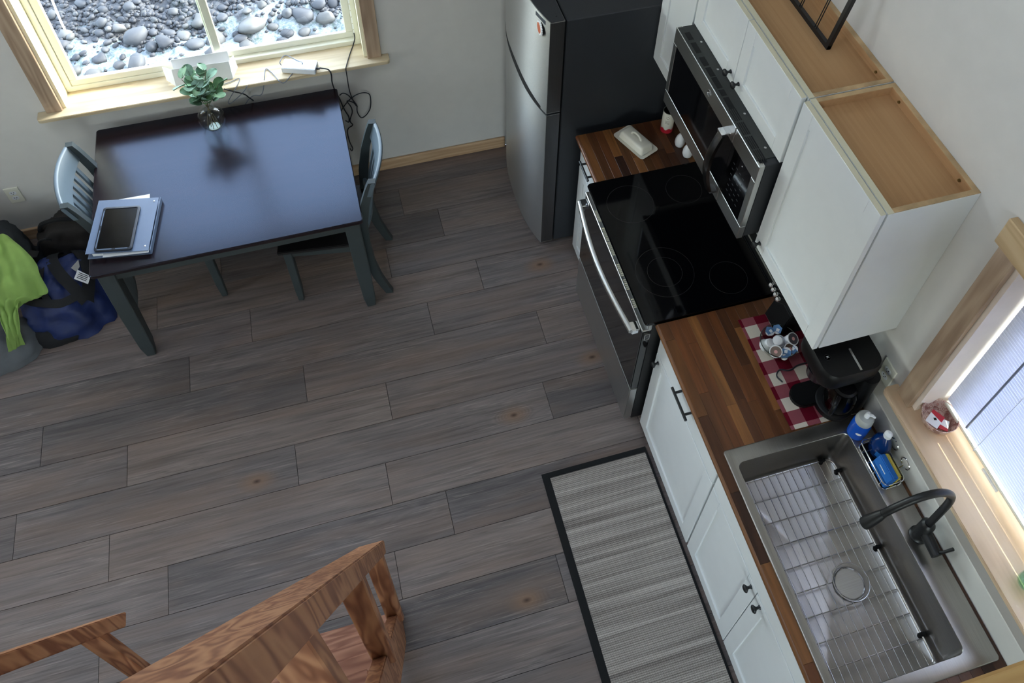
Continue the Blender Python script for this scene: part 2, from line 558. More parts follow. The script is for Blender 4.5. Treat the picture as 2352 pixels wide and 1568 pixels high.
floor = struct(B(XL, 0.0, YB, 0.0, -0.12, -0.0065).build('floor', plain('plank_joint_dark', rgb(44, 40, 39), 0.8)))
PA, PW, PL = -0.37709, 0.19936, 1.20518
joint = {0: -1.324, 1: -1.655, 2: -2.40, 3: -2.709, 4: -3.3745, 5: -2.9951, 6: -3.4562, 7: -3.0637, 8: -2.8234, 9: -1.8861, 10: -1.2179, 11: -2.2, 12: -3.1}
KN = [(-2.433, -1.704), (-1.226, -1.704), (-1.386, -2.514), (-0.765, -1.508), (-0.864, -0.899)]
full = None
GAP = 0.0009
for row in range(-2, 31):
    y1 = PA - PW * row
    y0 = y1 - PW
    y1c = min(y1, -0.001)
    if y1c - y0 < 0.01 or y0 < YB:
        continue
    x = joint.get(row, XL + random.uniform(0, PL))
    while x > XL:
        x -= PL
    while x < -0.001:
        a, b_ = max(x, XL), min(x + PL, 0.0)
        if b_ - a > 0.02:
            cx, cy = (a + b_) / 2, (y0 + y1c) / 2
            whole = (b_ - a) > PL - 1e-4 and (y1c - y0) > PW - 1e-4
            if whole and full is not None:
                o = bpy.data.objects.new('plank', full)
                COL.objects.link(o)
            else:
                hx, hy = (b_ - a) / 2 - GAP, (y1c - y0) / 2 - GAP
                o = B(-hx, hx, -hy, hy, -0.0065, 0.0).build('plank', 'plank', bevel=0.0008)
                if whole:
                    full = o.data
            o.parent = floor
            o.location = (cx, cy, 0)
            o.color = (0, 0, 0, 1)
            for kx, ky in KN:
                if a < kx < b_ and y0 < ky < y1c:
                    o.color = (kx - cx + 1.0, ky - cy + 1.0, 1.0, 1)
        x += PL

# ---- baseboards
struct(B(XL, -0.83, -0.017, 0.0, 0.0, 0.082).build('baseboard_back', 'baseb', bevel=0.004))
struct(B(XL, XL + 0.017, -0.98, -0.0, 0.0, 0.082).build('baseboard_left', 'baseb', bevel=0.004))

# ---- dining window: vinyl slider, pine casing and stool
w1 = struct(bpy.data.objects.new('window_1', None)); COL.objects.link(w1); w1.location = (-2.3, 0.1, 0.9)
WX0, WX1, WZ0, WZ1 = -3.04, -1.56, 0.89, 2.15
B(WX0 - 0.072, WX0, -0.021, 0.0, WZ0, WZ1 + 0.08).build('casing', 'pine', w1, bevel=0.002)
B(WX1, WX1 + 0.072, -0.021, 0.0, WZ0, WZ1 + 0.08).build('casing', 'pine', w1, bevel=0.002)
B(WX0 - 0.1, WX1 + 0.1, -0.025, 0.0, WZ1 + 0.08, WZ1 + 0.17).build('head_casing', M['pinex'], w1, bevel=0.002)
MB().box(WX0, WX0 + 0.016, 0.0, 0.16, WZ0, WZ1).build('jamb', 'pinejamb', w1)
MB().box(WX1 - 0.016, WX1, 0.0, 0.16, WZ0, WZ1).build('jamb', 'pinejamb', w1)
# stool with rounded front corners
x0, x1, ys_, r_ = WX0 - 0.115, WX1 + 0.108, -0.062, 0.018
poly = [(x1, 0.0), (WX1, 0.0), (WX1, 0.158), (WX0, 0.158), (WX0, 0.0), (x0, 0.0)]
poly += [(x0 + r_ - r_ * math.cos(R(a)), ys_ + r_ - r_ * math.sin(R(a))) for a in range(0, 91, 18)]
poly += [(x1 - r_ + r_ * math.sin(R(a)), ys_ + r_ - r_ * math.cos(R(a))) for a in range(0, 91, 18)]
MB().prism(poly, lambda u, v, w: (u, v, w), WZ0 - 0.022, WZ0).build('stool', 'pinex', w1, bevel=0.0025, seg=2)
FX0, FX1, FZ0 = WX0 + 0.016, WX1 - 0.016, WZ0
fr = MB()
fr.box(FX0, FX1, 0.106, 0.16, FZ0, FZ0 + 0.03).box(FX0, FX0 + 0.03, 0.106, 0.16, FZ0 + 0.03, WZ1 - 0.03).box(FX1 - 0.03, FX1, 0.106, 0.16, FZ0 + 0.03, WZ1 - 0.03).box(FX0, FX1, 0.106, 0.16, WZ1 - 0.03, WZ1)
fr.build('window_frame', 'vinyl', w1, bevel=0.002)
def sash(a, b_, y0, y1):
    sw = 0.038
    m = MB()
    m.box(a, b_, y0, y1, FZ0 + 0.03, FZ0 + 0.03 + sw).box(a, b_, y0, y1, WZ1 - 0.03 - sw, WZ1 - 0.03)
    m.box(a, a + sw, y0, y1, FZ0 + 0.03 + sw, WZ1 - 0.03 - sw).box(b_ - sw, b_, y0, y1, FZ0 + 0.03 + sw, WZ1 - 0.03 - sw)
    s_ = m.build('sash', 'vinyl', w1, bevel=0.003)
    yc = (y0 + y1) / 2
    B(a + sw - 0.004, b_ - sw + 0.004, yc - 0.002, yc + 0.002, FZ0 + 0.03 + sw - 0.004, WZ1 - 0.03 - sw + 0.004).build('pane', 'glass', s_)
sash(FX0 + 0.03, -2.262, 0.112, 0.134)
sash(-2.312, FX1 - 0.03, 0.136, 0.156)

# ---- kitchen window with closed mini blind
w2 = struct(bpy.data.objects.new('window_2', None)); COL.objects.link(w2); w2.location = (0.05, -3.0, 1.12)
KY0, KY1, KZ0, KZ1 = -3.47, -2.55, 1.12, 2.012
B(-0.021, 0.0, KY1, KY1 + 0.068, KZ0, KZ1).build('casing', 'pine', w2, bevel=0.002)
B(-0.021, 0.0, KY0 - 0.068, KY0, KZ0, KZ1).build('casing', 'pine', w2, bevel=0.002)
B(-0.03, 0.0, KY0 - 0.1, KY1 + 0.085, KZ1, KZ1 + 0.105).build('head_casing', wood('pine_head', [rgb(176, 146, 108), rgb(204, 176, 136), rgb(214, 190, 152)], axis=1, fine=40, rough=0.6, ring=8, wave=0.3), w2, bevel=0.003)
B(0.0, 0.16, KY1 - 0.016, KY1, KZ0, KZ1).build('jamb', 'pinejambp', w2)
B(0.0, 0.16, KY0, KY0 + 0.016, KZ0, KZ1).build('jamb', 'pinejambp', w2)
B(0.0, 0.16, KY0, KY1, KZ1 - 0.016, KZ1).build('jamb', 'pinejambp', w2)
poly = [(0.16, KY1), (0.0, KY1), (0.0, KY1 + 0.093)]
poly += [(-0.064 + 0.022 - 0.022 * math.sin(R(a)), KY1 + 0.093 - 0.022 + 0.022 * math.cos(R(a))) for a in range(0, 91, 18)]
poly += [(-0.064, KY0 - 0.09), (0.0, KY0 - 0.09), (0.0, KY0), (0.16, KY0)]
MB().prism(poly, lambda u, v, w: (u, v, w), KZ0 - 0.02, KZ0).build('stool', 'piney', w2, bevel=0.003, seg=2)
m = MB()
m.box(0.135, 0.16, KY0 + 0.016, KY1 - 0.016, KZ0, KZ0 + 0.05).box(0.135, 0.16, KY0 + 0.016, KY1 - 0.016, KZ1 - 0.066, KZ1 - 0.016)
m.box(0.135, 0.16, KY1 - 0.066, KY1 - 0.016, KZ0, KZ1 - 0.016).box(0.135, 0.16, KY0 + 0.016, KY0 + 0.066, KZ0, KZ1 - 0.016)
s_ = m.build('sash', 'vinyl', w2, bevel=0.003)
B(0.146, 0.150, KY0 + 0.06, KY1 - 0.06, KZ0 + 0.046, KZ1 - 0.06).build('pane', 'glass', s_)
# blind
k = NT('blind_slat')
k.t.nodes.remove(k.b)
df = k.n('BsdfDiffuse'); df.inputs[0].default_value = rgb(228, 232, 244)
tl = k.n('BsdfTranslucent'); tl.inputs[0].default_value = rgb(222, 230, 252)
nz = k.noise(k.coords((1, 1, 1), rand=False), 8.0, 2.0)
mx = k.n('MixShader')
k.l(k.math('MULTIPLY_ADD', nz, 0.06, 0.13), mx.inputs[0]); k.l(df.outputs[0], mx.inputs[1]); k.l(tl.outputs[0], mx.inputs[2])
k.l(mx.outputs[0], k.t.nodes['Material Output'].inputs['Surface'])
M['slat'] = k.m
bl = thing('window_blind', 'closed white mini blind hanging in the kitchen window', 'blind', (0.105, -3.0, 1.15))
BY0, BY1 = KY0 + 0.03, KY1 - 0.028
slat_mesh = None
z = 1.185
while z < KZ1 - 0.06:
    if slat_mesh is None:
        a = R(82)
        m = MB()
        prof = [(-0.0082, 0.0), (-0.003, 0.0020), (0.003, 0.0020), (0.0082, 0.0), (0.003, 0.0014), (-0.003, 0.0014)]
        m.prism(prof, lambda u, v, w: (0.105 + u * math.cos(a) - v * math.sin(a), w, z + u * math.sin(a) + v * math.cos(a)), BY0, BY1)
        o = m.build('slat', 'slat', bl)
        slat_mesh = o.data
        z_first = z
    else:
        o = bpy.data.objects.new('slat', slat_mesh); COL.objects.link(o); o.parent = bl
        o.location = (0, 0, z - z_first)
    z += 0.0140
B(0.085, 0.125, BY0, BY1, KZ1 - 0.055, KZ1 - 0.017).build('head_rail', 'vinyl', bl, bevel=0.003)
B(0.093, 0.117, BY0, BY1, 1.156, 1.170).build('bottom_rail', 'vinyl', bl, bevel=0.003)
MB().tube([(0.082, -2.70, 1.95), (0.080, -2.698, 1.215)], 0.004, 8).build('tilt_wand', plain('grey_wand', rgb(120, 128, 150), 0.3), bl, smooth=True)
MB().tube([(0.090, -2.76, 1.95), (0.090, -2.76, 1.16)], 0.0012, 6).build('lift_cord', 'slat', bl)
MB().box(0.088, 0.094, -2.90, -2.82, 1.146, 1.156).build('rail_clip', 'led', bl)

# ---- backsplash boards behind the worktop
struct(B(-0.059, 0.0, -3.45, -1.90, 0.86, 1.035).build('trim_1', 'board', bevel=0.003))
struct(B(-0.059, 0.0, -1.13, -0.79, 0.86, 1.035).build('trim_2', 'board', bevel=0.003))

# ---- loft floor with its wooden nosing
struct(B(XL, 0.0, YB, -3.47, 2.14, 2.37).build('floor_loft', 'wall'))
struct(B(XL, 0.0, -3.60, -3.425, 2.37, 2.40).build('trim_3', 'nosing', bevel=0.008, seg=3))

# ---- unseen glazed openings elsewhere in the room, added to supply daylight
def far_window(name, boxes, pane):
    w = struct(bpy.data.objects.new(name, None)); COL.objects.link(w)
    w.location = Vector(((pane[0] + pane[1]) / 2, (pane[2] + pane[3]) / 2, pane[4]))
    m = MB()
    for b_ in boxes:
        m.box(*b_)
    m.build('window_frame', 'vinyl', w)
    B(*pane).build('pane', 'glass', w)
def rect_window(name, ax, p, u0, u1, z0, z1, mull=True):
    f = 0.07
    def bx_(a, c_, za, zb):
        return (a, c_, p, p + 0.07, za, zb) if ax == 'x' else (p, p + 0.07, a, c_, za, zb)
    bs = [bx_(u0, u1, z0, z0 + f), bx_(u0, u1, z1 - f, z1), bx_(u0, u0 + f, z0 + f, z1 - f), bx_(u1 - f, u1, z0 + f, z1 - f)]
    if mull:
        bs.append(bx_((u0 + u1) / 2 - 0.035, (u0 + u1) / 2 + 0.035, z0 + f, z1 - f))
    far_window(name, bs, (u0 + f, u1 - f, p + 0.033, p + 0.037, z0 + f, z1 - f) if ax == 'x' else (p + 0.033, p + 0.037, u0 + f, u1 - f, z0 + f, z1 - f))
rect_window('window_3', 'x', 0.05, -3.5, -1.9, 2.95, 3.85)
rect_window('window_4', 'x', YB - 0.12, -3.3, -1.3, 3.05, 4.15)
rect_window('door_1', 'x', YB - 0.12, -3.0, -1.4, 0.05, 2.1)
screen = struct(bpy.data.objects.new('sun_blocker', None)); COL.objects.link(screen); screen.location = (-1.45, 0.28, 0.5)  # unseen boards added outside to keep sun off the dining sill
for ya, yb in ((0.162, 0.312), (0.333, 0.405)):
    B(-1.462, -1.438, ya, yb, 0.2, 2.9).build('sun_block_board', 'pine', screen)
for zz in (0.4, 1.6, 2.7):
    B(-1.438, -1.42, 0.162, 0.405, zz, zz + 0.07).build('sun_block_rail', 'pine', screen)
rect_window('window_5', 'y', XL - 0.12, -1.65, -1.25, 0.8, 2.0, False)
sx0_, sx1_, sy0_, sy1_ = -3.55, -2.15, -3.25, -1.55
far_window('window_6', [(sx0_, sx1_, sy0_, sy0_ + 0.07, ZC + 0.03, ZC + 0.1), (sx0_, sx1_, sy1_ - 0.07, sy1_, ZC + 0.03, ZC + 0.1), (sx0_, sx0_ + 0.07, sy0_ + 0.07, sy1_ - 0.07, ZC + 0.03, ZC + 0.1), (sx1_ - 0.07, sx1_, sy0_ + 0.07, sy1_ - 0.07, ZC + 0.03, ZC + 0.1)], (sx0_ + 0.07, sx1_ - 0.07, sy0_ + 0.07, sy1_ - 0.07, ZC + 0.06, ZC + 0.064))

# ================================================================== KITCHEN RUN
DX = -0.66          # face of the base doors
def shaker(parent, y0, y1, z0, z1, xf, name='door', th=0.019, sw=0.062, cap=None):
    """framed door or drawer front facing -X; the frame, with the recessed panel as its sub-part"""
    y0, y1 = sorted((y0, y1))
    m = MB()
    m.box(xf, xf + th, y0, y0 + sw, z0, z1).box(xf, xf + th, y1 - sw, y1, z0, z1)
    m.box(xf, xf + th, y0 + sw, y1 - sw, z0, z0 + sw).box(xf, xf + th, y0 + sw, y1 - sw, z1 - sw, z1)
    d = m.build(name, 'white', parent, bevel=0.0012)
    B(xf + 0.008, xf + th - 0.002, y0 + sw - 0.002, y1 - sw + 0.002, z0 + sw - 0.002, z1 - sw + 0.002).build('panel', 'white', d)
    if cap:
        B(xf + 0.001, xf + th, y0 + 0.001, y1 - 0.001, z1, z1 + 0.0012).build('edge_band', cap, d)
    return d
def slab(parent, y0, y1, z0, z1, xf, name='drawer', th=0.019):
    return B(xf, xf + th, y0, y1, z0, z1).build(name, 'white', parent, bevel=0.002)
def knob(parent, x, y, z):
    m = MB()
    rot = Matrix.Rotation(R(-90), 3, 'Y')
    m.lathe([(0.0085, 0.0), (0.0075, 0.003), (0.005, 0.007), (0.005, 0.013), (0.010, 0.018), (0.0145, 0.022), (0.0150, 0.026), (0.011, 0.0300), (0.004, 0.0315)], (x, y, z), 18, rot)
    return m.build('knob', 'black', parent, smooth=True, sharp=60)
def pull(parent, x, y0, y1, z):
    m = MB()
    m.tube([(x - 0.032, y0, z), (x - 0.032, y1, z)], 0.006, 10)
    d = (y1 - y0)
    for t in (0.17, 0.83):
        m.cyl((x, y0 + d * t, z), (x - 0.032, y0 + d * t, z), 0.0055, None, 10)
    return m.build('handle', 'black', parent, smooth=True)

def carcass(t, y0, y1, z0=0.10, z1=0.876, xf=DX + 0.02):
    y0, y1 = sorted((y0, y1))
    p = 0.016
    m = MB()
    m.box(xf, -0.06, y0, y0 + p, z0, z1).box(xf, -0.06, y1 - p, y1, z0, z1).box(xf, -0.06, y0 + p, y1 - p, z0, z0 + p)
    m.box(-0.075, -0.06, y0 + p, y1 - p, z0 + p, z1).box(xf, xf + 0.02, y0 + p, y1 - p, z1 - 0.03, z1)
    m.build('body', 'white', t)
    B(DX + 0.06, DX + 0.075, y0, y1, 0.0, z0).build('toe_kick', 'white', t)
    m = MB().box(xf + 0.02, -0.08, y0 + 0.002, y0 + p, 0.0, z0).box(xf + 0.02, -0.08, y1 - p, y1 - 0.002, 0.0, z0)
    m.build('plinth', 'white', t)

t = thing('base_cabinet', 'narrow white base cabinet squeezed between refrigerator and range', 'cabinet', (-0.35, -0.98, 0))
carcass(t, -1.126, -0.832)
d = slab(t, -1.123, -0.835, 0.705, 0.866, DX)
pull(d, DX, -1.042, -0.916, 0.825)
shaker(t, -1.123, -0.835, 0.03, 0.695, DX)

t = thing('base_cabinet', 'white base cabinet with bar-pull drawer over a door, beside the range', 'cabinet', (-0.35, -2.19, 0))
carcass(t, -2.488, -1.902)
d = slab(t, -2.484, -1.906, 0.700, 0.866, DX)
pull(d, DX, -2.262, -2.118, 0.800)
d = shaker(t, -2.484, -1.906, 0.03, 0.692, DX)
knob(d, DX, -1.936, 0.655)

t = thing('sink_cabinet', 'white two-door sink base cabinet with a false drawer front', 'cabinet', (-0.35, -2.89, 0))
carcass(t, -3.285, -2.492, z1=0.69)
B(DX + 0.02, DX + 0.04, -3.285, -2.492, 0.69, 0.876).build('face_frame', 'white', t)
for yy in (-2.500, -3.277):
    B(DX + 0.04, -0.06, yy - 0.006, yy + 0.006, 0.69, 0.876).build('side_panel', 'white', t)
slab(t, -3.281, -2.496, 0.700, 0.866, DX, 'false_drawer_front')
d = shaker(t, -2.881, -2.496, 0.03, 0.692, DX)
knob(d, DX, -2.852, 0.662)
d = shaker(t, -3.281, -2.885, 0.03, 0.692, DX)
knob(d, DX, -2.922, 0.662)

# ---- butcher-block worktops: every stave its own piece
k = NT('walnut_stave')
f = k.noise(k.coords((38, 2.2, 38), off=40), 1.0, 5.0, 0.6, 0.6)
oi = k.n('ObjectInfo')
tone = k.ramp(oi.outputs['Random'], [(0.0, rgb(56, 32, 22)), (0.18, rgb(118, 73, 42)), (0.34, rgb(76, 45, 29)), (0.5, rgb(152, 100, 56)), (0.64, rgb(82, 47, 29)), (0.82, rgb(134, 80, 44)), (1.0, rgb(64, 40, 30))])
c = k.mix(1.0, tone, k.ramp(f, [(0.25, (0.44, 0.43, 0.42, 1)), (0.55, (0.86, 0.86, 0.86, 1)), (0.8, (1.2, 1.17, 1.12, 1))]), 'MULTIPLY')
k.color(c)
k.set(Roughness=0.36, Specular_IOR_Level=0.45)
k.bump(f, 0.05, 0.0008)
M['stave'] = k.m
CX0, CX1, CZ0, CZ1 = -0.681, -0.060, 0.878, 0.914
NR = 15
SH = (-0.628, -0.0955, -3.298, -2.468)     # cut-out for the sink
def worktop(t, y0, y1, hole=None):
    wd = (CX1 - CX0) / NR
    for i in range(NR):
        a, b_ = CX0 + wd * i, CX0 + wd * (i + 1)
        segs = [(y0, y1)]
        if hole and b_ > hole[0] + 0.006 and a < hole[1] - 0.006:
            segs = [(y0, hole[2]), (hole[3], y1)]
        for s0, s1 in segs:
            y = s0
            first = True
            while y < s1 - 0.001:
                L = random.uniform(0.22, 0.52) * (random.uniform(0.2, 1) if first else 1)
                e = y + L
                if s1 - e < 0.07:
                    e = s1
                aa, bb = a, b_
                if hole and hole[2] - 0.001 < y and e < hole[3] + 0.001 and False:
                    pass
                B(aa + 0.00015, bb - 0.00015, y + 0.00015, e - 0.00015, CZ0, CZ1 - random.uniform(0, 0.0002)).build('stave', 'stave', t, bevel=0.0007)
                y = e
                first = False
    # moulded front edge
    prof = [(CX0, CZ0), (CX0 - 0.004, CZ0 + 0.003), (CX0 - 0.006, CZ0 + 0.010), (CX0 - 0.003, CZ0 + 0.013), (CX0 - 0.010, CZ0 + 0.020), (CX0 - 0.010, CZ0 + 0.028), (CX0 - 0.006, CZ0 + 0.034), (CX0, CZ0 + 0.0358)]
    MB().prism(prof, lambda u, v, w: (u, w, v), y0, y1).build('front_edge', 'stave', t, smooth=True, sharp=50)
t = thing('countertop', 'short walnut butcher-block worktop beside the refrigerator', 'countertop', (-0.37, -0.98, CZ0))
worktop(t, -1.129, -0.829)
t = thing('countertop', 'long walnut butcher-block worktop around the sink', 'countertop', (-0.37, -2.6, CZ0))
worktop(t, -3.40, -1.896, SH)

# ---- range
t = thing('range', 'black glass-top range with stainless door handle and drawer', 'range', (-0.42, -1.512, 0))
RY0, RY1 = -1.889, -1.134
B(-0.700, -0.07, RY0 + 0.004, RY1 - 0.004, 0.05, 0.905).build('body', 'blackp', t)
m = MB()
for yy in (RY0 + 0.05, RY1 - 0.05):
    for xx in (-0.66, -0.12):
        m.cyl((xx, yy, 0.0), (xx, yy, 0.05), 0.018, None, 10)
m.build('levelling_foot', 'rubber', t)
ct = MB().loops([rrect(-0.731, -0.168, RY0, RY1, 0.014, 0.905), rrect(-0.735, -0.168, RY0 - 0.001, RY1 + 0.001, 0.014, 0.916), rrect(-0.731, -0.168, RY0 + 0.001, RY1 - 0.001, 0.014, 0.9235)]).build('cooktop', 'blackglass', t, smooth=True, sharp=25)
M['ring'] = plain('printed_ring', rgb(52, 50, 50), 0.3)
def annulus(c, r, w, z):
    m = MB()
    n = 56
    rings = [[Vector((c[0] + rr * math.cos(2 * math.pi * j / n), c[1] + rr * math.sin(2 * math.pi * j / n), zz)) for j in range(n)] for rr, zz in ((r - w, z - 0.0006), (r - w, z), (r, z), (r, z - 0.0006))]
    return m.loops(rings, False, False)
for cx, cy, rs in ((-0.582, -1.294, (0.106,)), (-0.318, -1.275, (0.082,)), (-0.566, -1.672, (0.124, 0.074)), (-0.318, -1.768, (0.080,))):
    for r_ in rs:
        annulus((cx, cy), r_, 0.0011, 0.9240).build('burner_ring', 'ring', ct)
# rear vent trim
MB().box(-0.168, -0.07, RY0, RY1, 0.905, 0.935).build('rear_trim', 'blackp', t, bevel=0.006, seg=2)
B(-0.152, -0.146, RY0 + 0.02, RY1 - 0.02, 0.935, 0.9365).build('trim_strip', 'steel', t)
B(-0.112, -0.103, RY0 + 0.02, RY1 - 0.02, 0.935, 0.937).build('trim_strip', 'steel', t)
# front: vent rail, door, handle, drawer
B(-0.716, -0.698, RY0 + 0.002, RY1 - 0.002, 0.862, 0.905).build('control_rail', 'steel', t, bevel=0.003)
dr = MB().box(-0.737, -0.700, RY0 + 0.003, RY1 - 0.003, 0.362, 0.858).build('oven_door', 'ovenglass', t, bevel=0.004, seg=2)
B(-0.739, -0.700, RY0 + 0.003, RY1 - 0.003, 0.858, 0.870).build('door_top_trim', 'steel', dr, bevel=0.002)
slot = None
for g0, n_ in ((RY1 - 0.12, 7), (RY1 - 0.22, 8), (RY1 - 0.30, 8), (RY1 - 0.42, 7), (RY1 - 0.50, 6), (RY1 - 0.60, 5)):
    for i in range(n_):
        yy = g0 - i * 0.0095
        if slot is None:
            o = B(-0.733, -0.712, yy - 0.003, yy + 0.003, 0.8700, 0.8706).build('vent_slot', 'cream', dr)
            slot, ys0 = o.data, yy
        else:
            o = bpy.data.objects.new('vent_slot', slot); COL.objects.link(o); o.parent = dr; o.location = (0, yy - ys0, 0)
hb = []
for i in range(25):
    u = i / 24
    yy = RY1 - 0.03 + (RY0 - RY1 + 0.06) * u
    bow = 0.030 * math.sin(math.pi * u)
    hb.append([Vector((-0.772 - bow + a, yy, 0.838 + b_)) for a, b_ in ((-0.011, -0.010), (-0.013, 0.002), (-0.008, 0.012), (0.006, 0.013), (0.010, 0.0), (0.004, -0.011))])
MB().loops(hb).build('handle', 'steel', dr, smooth=True, sharp=60)
for yy in (RY1 - 0.045, RY0 + 0.045):
    B(-0.776, -0.735, yy - 0.022, yy + 0.022, 0.822, 0.852).build('handle_bracket', 'chrome', dr, bevel=0.004, seg=2)
B(-0.738, -0.700, RY0 + 0.003, RY1 - 0.003, 0.06, 0.352).build('storage_drawer', 'steel', t, bevel=0.004, seg=2)
m = MB().box(-0.728, -0.704, RY0 - 0.0035, RY0 + 0.003, 0.80, 0.842)
m.build('hinge_cover', 'steel', t)
m = MB()
for i in range(4):
    m.box(-0.725, -0.707, RY0 - 0.0042, RY0 - 0.0036, 0.804 + i * 0.0095, 0.809 + i * 0.0095)
m.build('hinge_slots', 'rubber', t)

# ---- over-range microwave
t = thing('microwave', 'stainless over-range microwave with black glass door hung under a cabinet', 'microwave', (-0.2, -1.465, 1.33))
MY0, MY1, MZ0, MZ1 = -1.846, -1.087, 1.33, 1.742
B(-0.378, -0.005, MY0 + 0.002, MY1 - 0.002, MZ0 + 0.004, MZ1).build('case', 'fridgeside', t, bevel=0.003)
B(-0.40, -0.325, MY0 + 0.03, MY1 - 0.01, MZ1, MZ1 + 0.003).build('vent_deck', plain('vent_deck_grey', rgb(44, 47, 46), 0.5), t)
ws = [(-1.155, 0.045, 1), (-1.225, 0.06, 1), (-1.305, 0.05, 1), (-1.365, 0.05, 1), (-1.425, 0.06, 1), (-1.480, 0.032, 1), (-1.535, 0.06, 1)]
for yc, wd, _ in ws:
    B(-0.388, -0.366, yc - wd / 2, yc + wd / 2, MZ1 + 0.003, MZ1 + 0.0036).build('vent_slot', 'rubber', t)
for gy in (-1.595, -1.665, -1.735, -1.80):
    for i in range(4):
        B(-0.392 + i * 0.0075, -0.3875 + i * 0.0075, gy - 0.03, gy + 0.03, MZ1 + 0.003, MZ1 + 0.0036).build('vent_slot', 'rubber', t)
m = MB()
for yc in (-1.20, -1.36, -1.60, -1.77):
    m.lathe([(0.005, 0), (0.005, 0.002), (0.003, 0.003)], (-0.345, yc, MZ1 + 0.003), 10)
m.build('deck_screw', 'wire', t)
door = MB()
gy1, gy0, gz0, gz1 = MY1 - 0.028, -1.6545, 1.402, 1.662
door.box(-0.402, -0.378, -1.6545, MY1, MZ0, gz0).box(-0.402, -0.378, -1.6545, MY1, gz1, MZ1).box(-0.402, -0.378, gy1, MY1, gz0, gz1)
door = door.build('door', 'steel', t, bevel=0.002)
B(-0.4005, -0.380, gy0, gy1, gz0, gz1).build('door_glass', 'blackglass', door)
pan = MB()
py0 = MY0 + 0.030
pan.box(-0.402, -0.378, MY0, -1.6565, MZ0, gz0).box(-0.402, -0.378, MY0, -1.6565, gz1, MZ1).box(-0.402, -0.378, MY0, py0, gz0, gz1)
pan = pan.build('control_panel', 'steel', t, bevel=0.002)
B(-0.4005, -0.380, py0, -1.6565, gz0, gz1).build('panel_glass', 'blackglass', pan)
keym = plain('keypad_print', rgb(58, 60, 64), 0.5)
km = None
for r_ in range(6):
    for c_ in range(4):
        yy, zz = -1.700 - c_ * 0.026, 1.60 - r_ * 0.030
        if km is None:
            o = B(-0.4010, -0.4004, yy - 0.0055, yy + 0.0055, zz - 0.0018, zz + 0.0018).build('key_mark', keym, pan); km = (o.data, yy, zz)
        else:
            o = bpy.data.objects.new('key_mark', km[0]); COL.objects.link(o); o.parent = pan; o.location = (0, yy - km[1], zz - km[2])
B(-0.4012, -0.4004, -1.752, -1.748, 1.638, 1.642).build('indicator', 'led', pan)
hb = []
for i in range(19):
    u = i / 18
    zz = 1.372 + 0.322 * u
    bow = 0.050 * math.sin(math.pi * (0.12 + 0.76 * u))
    hb.append([Vector((-0.408 - bow + a, -1.622 + b_, zz)) for a, b_ in ((-0.010, -0.018), (-0.012, 0.0), (-0.010, 0.018), (0.004, 0.018), (0.004, -0.018))])
h = MB().loops(hb).build('handle', plain('dark_chrome', (0.16, 0.15, 0.145, 1), 0.22, metal=1.0), door, smooth=True, sharp=50)
B(-0.444, -0.400, -1.641, -1.603, 1.690, 1.703).build('handle_end', 'chrome', h, bevel=0.002)
B(-0.430, -0.400, -1.641, -1.603, 1.362, 1.374).build('handle_end', 'darksteel', h, bevel=0.002)
mt = Matrix.Translation((-0.4026, -1.43, 1.700)) @ Matrix.Rotation(R(-90), 4, 'Z') @ Matrix.Rotation(R(90), 4, 'X')
em = MB().lathe([(0.0155, 0.0), (0.0155, 0.0012), (0.0128, 0.0012), (0.0128, 0.0004)], (-0.402, -1.43, 1.700), 28, Matrix.Rotation(R(-90), 3, 'Y')).build('emblem', 'wire', door, smooth=True)
text_part('emblem_letters', 'GE', 0.014, 'wire', em, mt)

# ---- wall cabinets
UX, UF = -0.305, -0.3285
UZ0, UZ1 = 1.302, 2.060
def wall_box(t, y0, y1, z0, z1):
    y0, y1 = sorted((y0, y1))
    p = 0.016
    m = MB()
    m.box(UX, -0.001, y0, y0 + p, z0, z1 - 0.003).box(UX, -0.001, y1 - p, y1, z0, z1 - 0.003)
    m.box(UX, -0.001, y0 + p, y1 - p, z0, z0 + p).box(-0.016, -0.001, y0 + p, y1 - p, z0 + p, z1 - 0.003)
    m.box(UX, UX + 0.019, y0 + p, y1 - p, z1 - 0.06, z1 - 0.003)
    m.build('body', 'white', t)
    B(UX + 0.019, -0.016, y0 + p, y1 - p, z1 - 0.045, z1 - 0.034).build('top_panel', 'tan', t)
    m = MB()
    m.box(-0.019, -0.016, y0 + p, y1 - p, z1 - 0.034, z1 - 0.003).box(UX + 0.022, -0.019, y0 + p, y0 + p + 0.002, z1 - 0.034, z1 - 0.003).box(UX + 0.022, -0.019, y1 - p - 0.002, y1 - p, z1 - 0.034, z1 - 0.003)
    m.build('inner_rim', 'tan', t)
    m = MB()
    m.box(UX + 0.019, -0.001, y0 + 0.002, y0 + p + 0.002, z1 - 0.003, z1).box(UX + 0.019, -0.001, y1 - p - 0.002, y1 - 0.002, z1 - 0.003, z1).box(-0.019, -0.001, y0 + p + 0.002, y1 - p - 0.002, z1 - 0.003, z1)
    m.build('raw_edge', 'chip', t)
    B(UX, UX + 0.019, y0 + 0.001, y1 - 0.001, z1 - 0.003, z1).build('front_edge', 'cream', t)
    for yy in (y0 + 0.07, y1 - 0.07):
        MB().cyl((-0.0195, yy, z1 - 0.018), (-0.024, yy, z1 - 0.018), 0.005, None, 10).build('screw', plain('brass_screw', rgb(120, 96, 50), 0.5, 0.6), t)

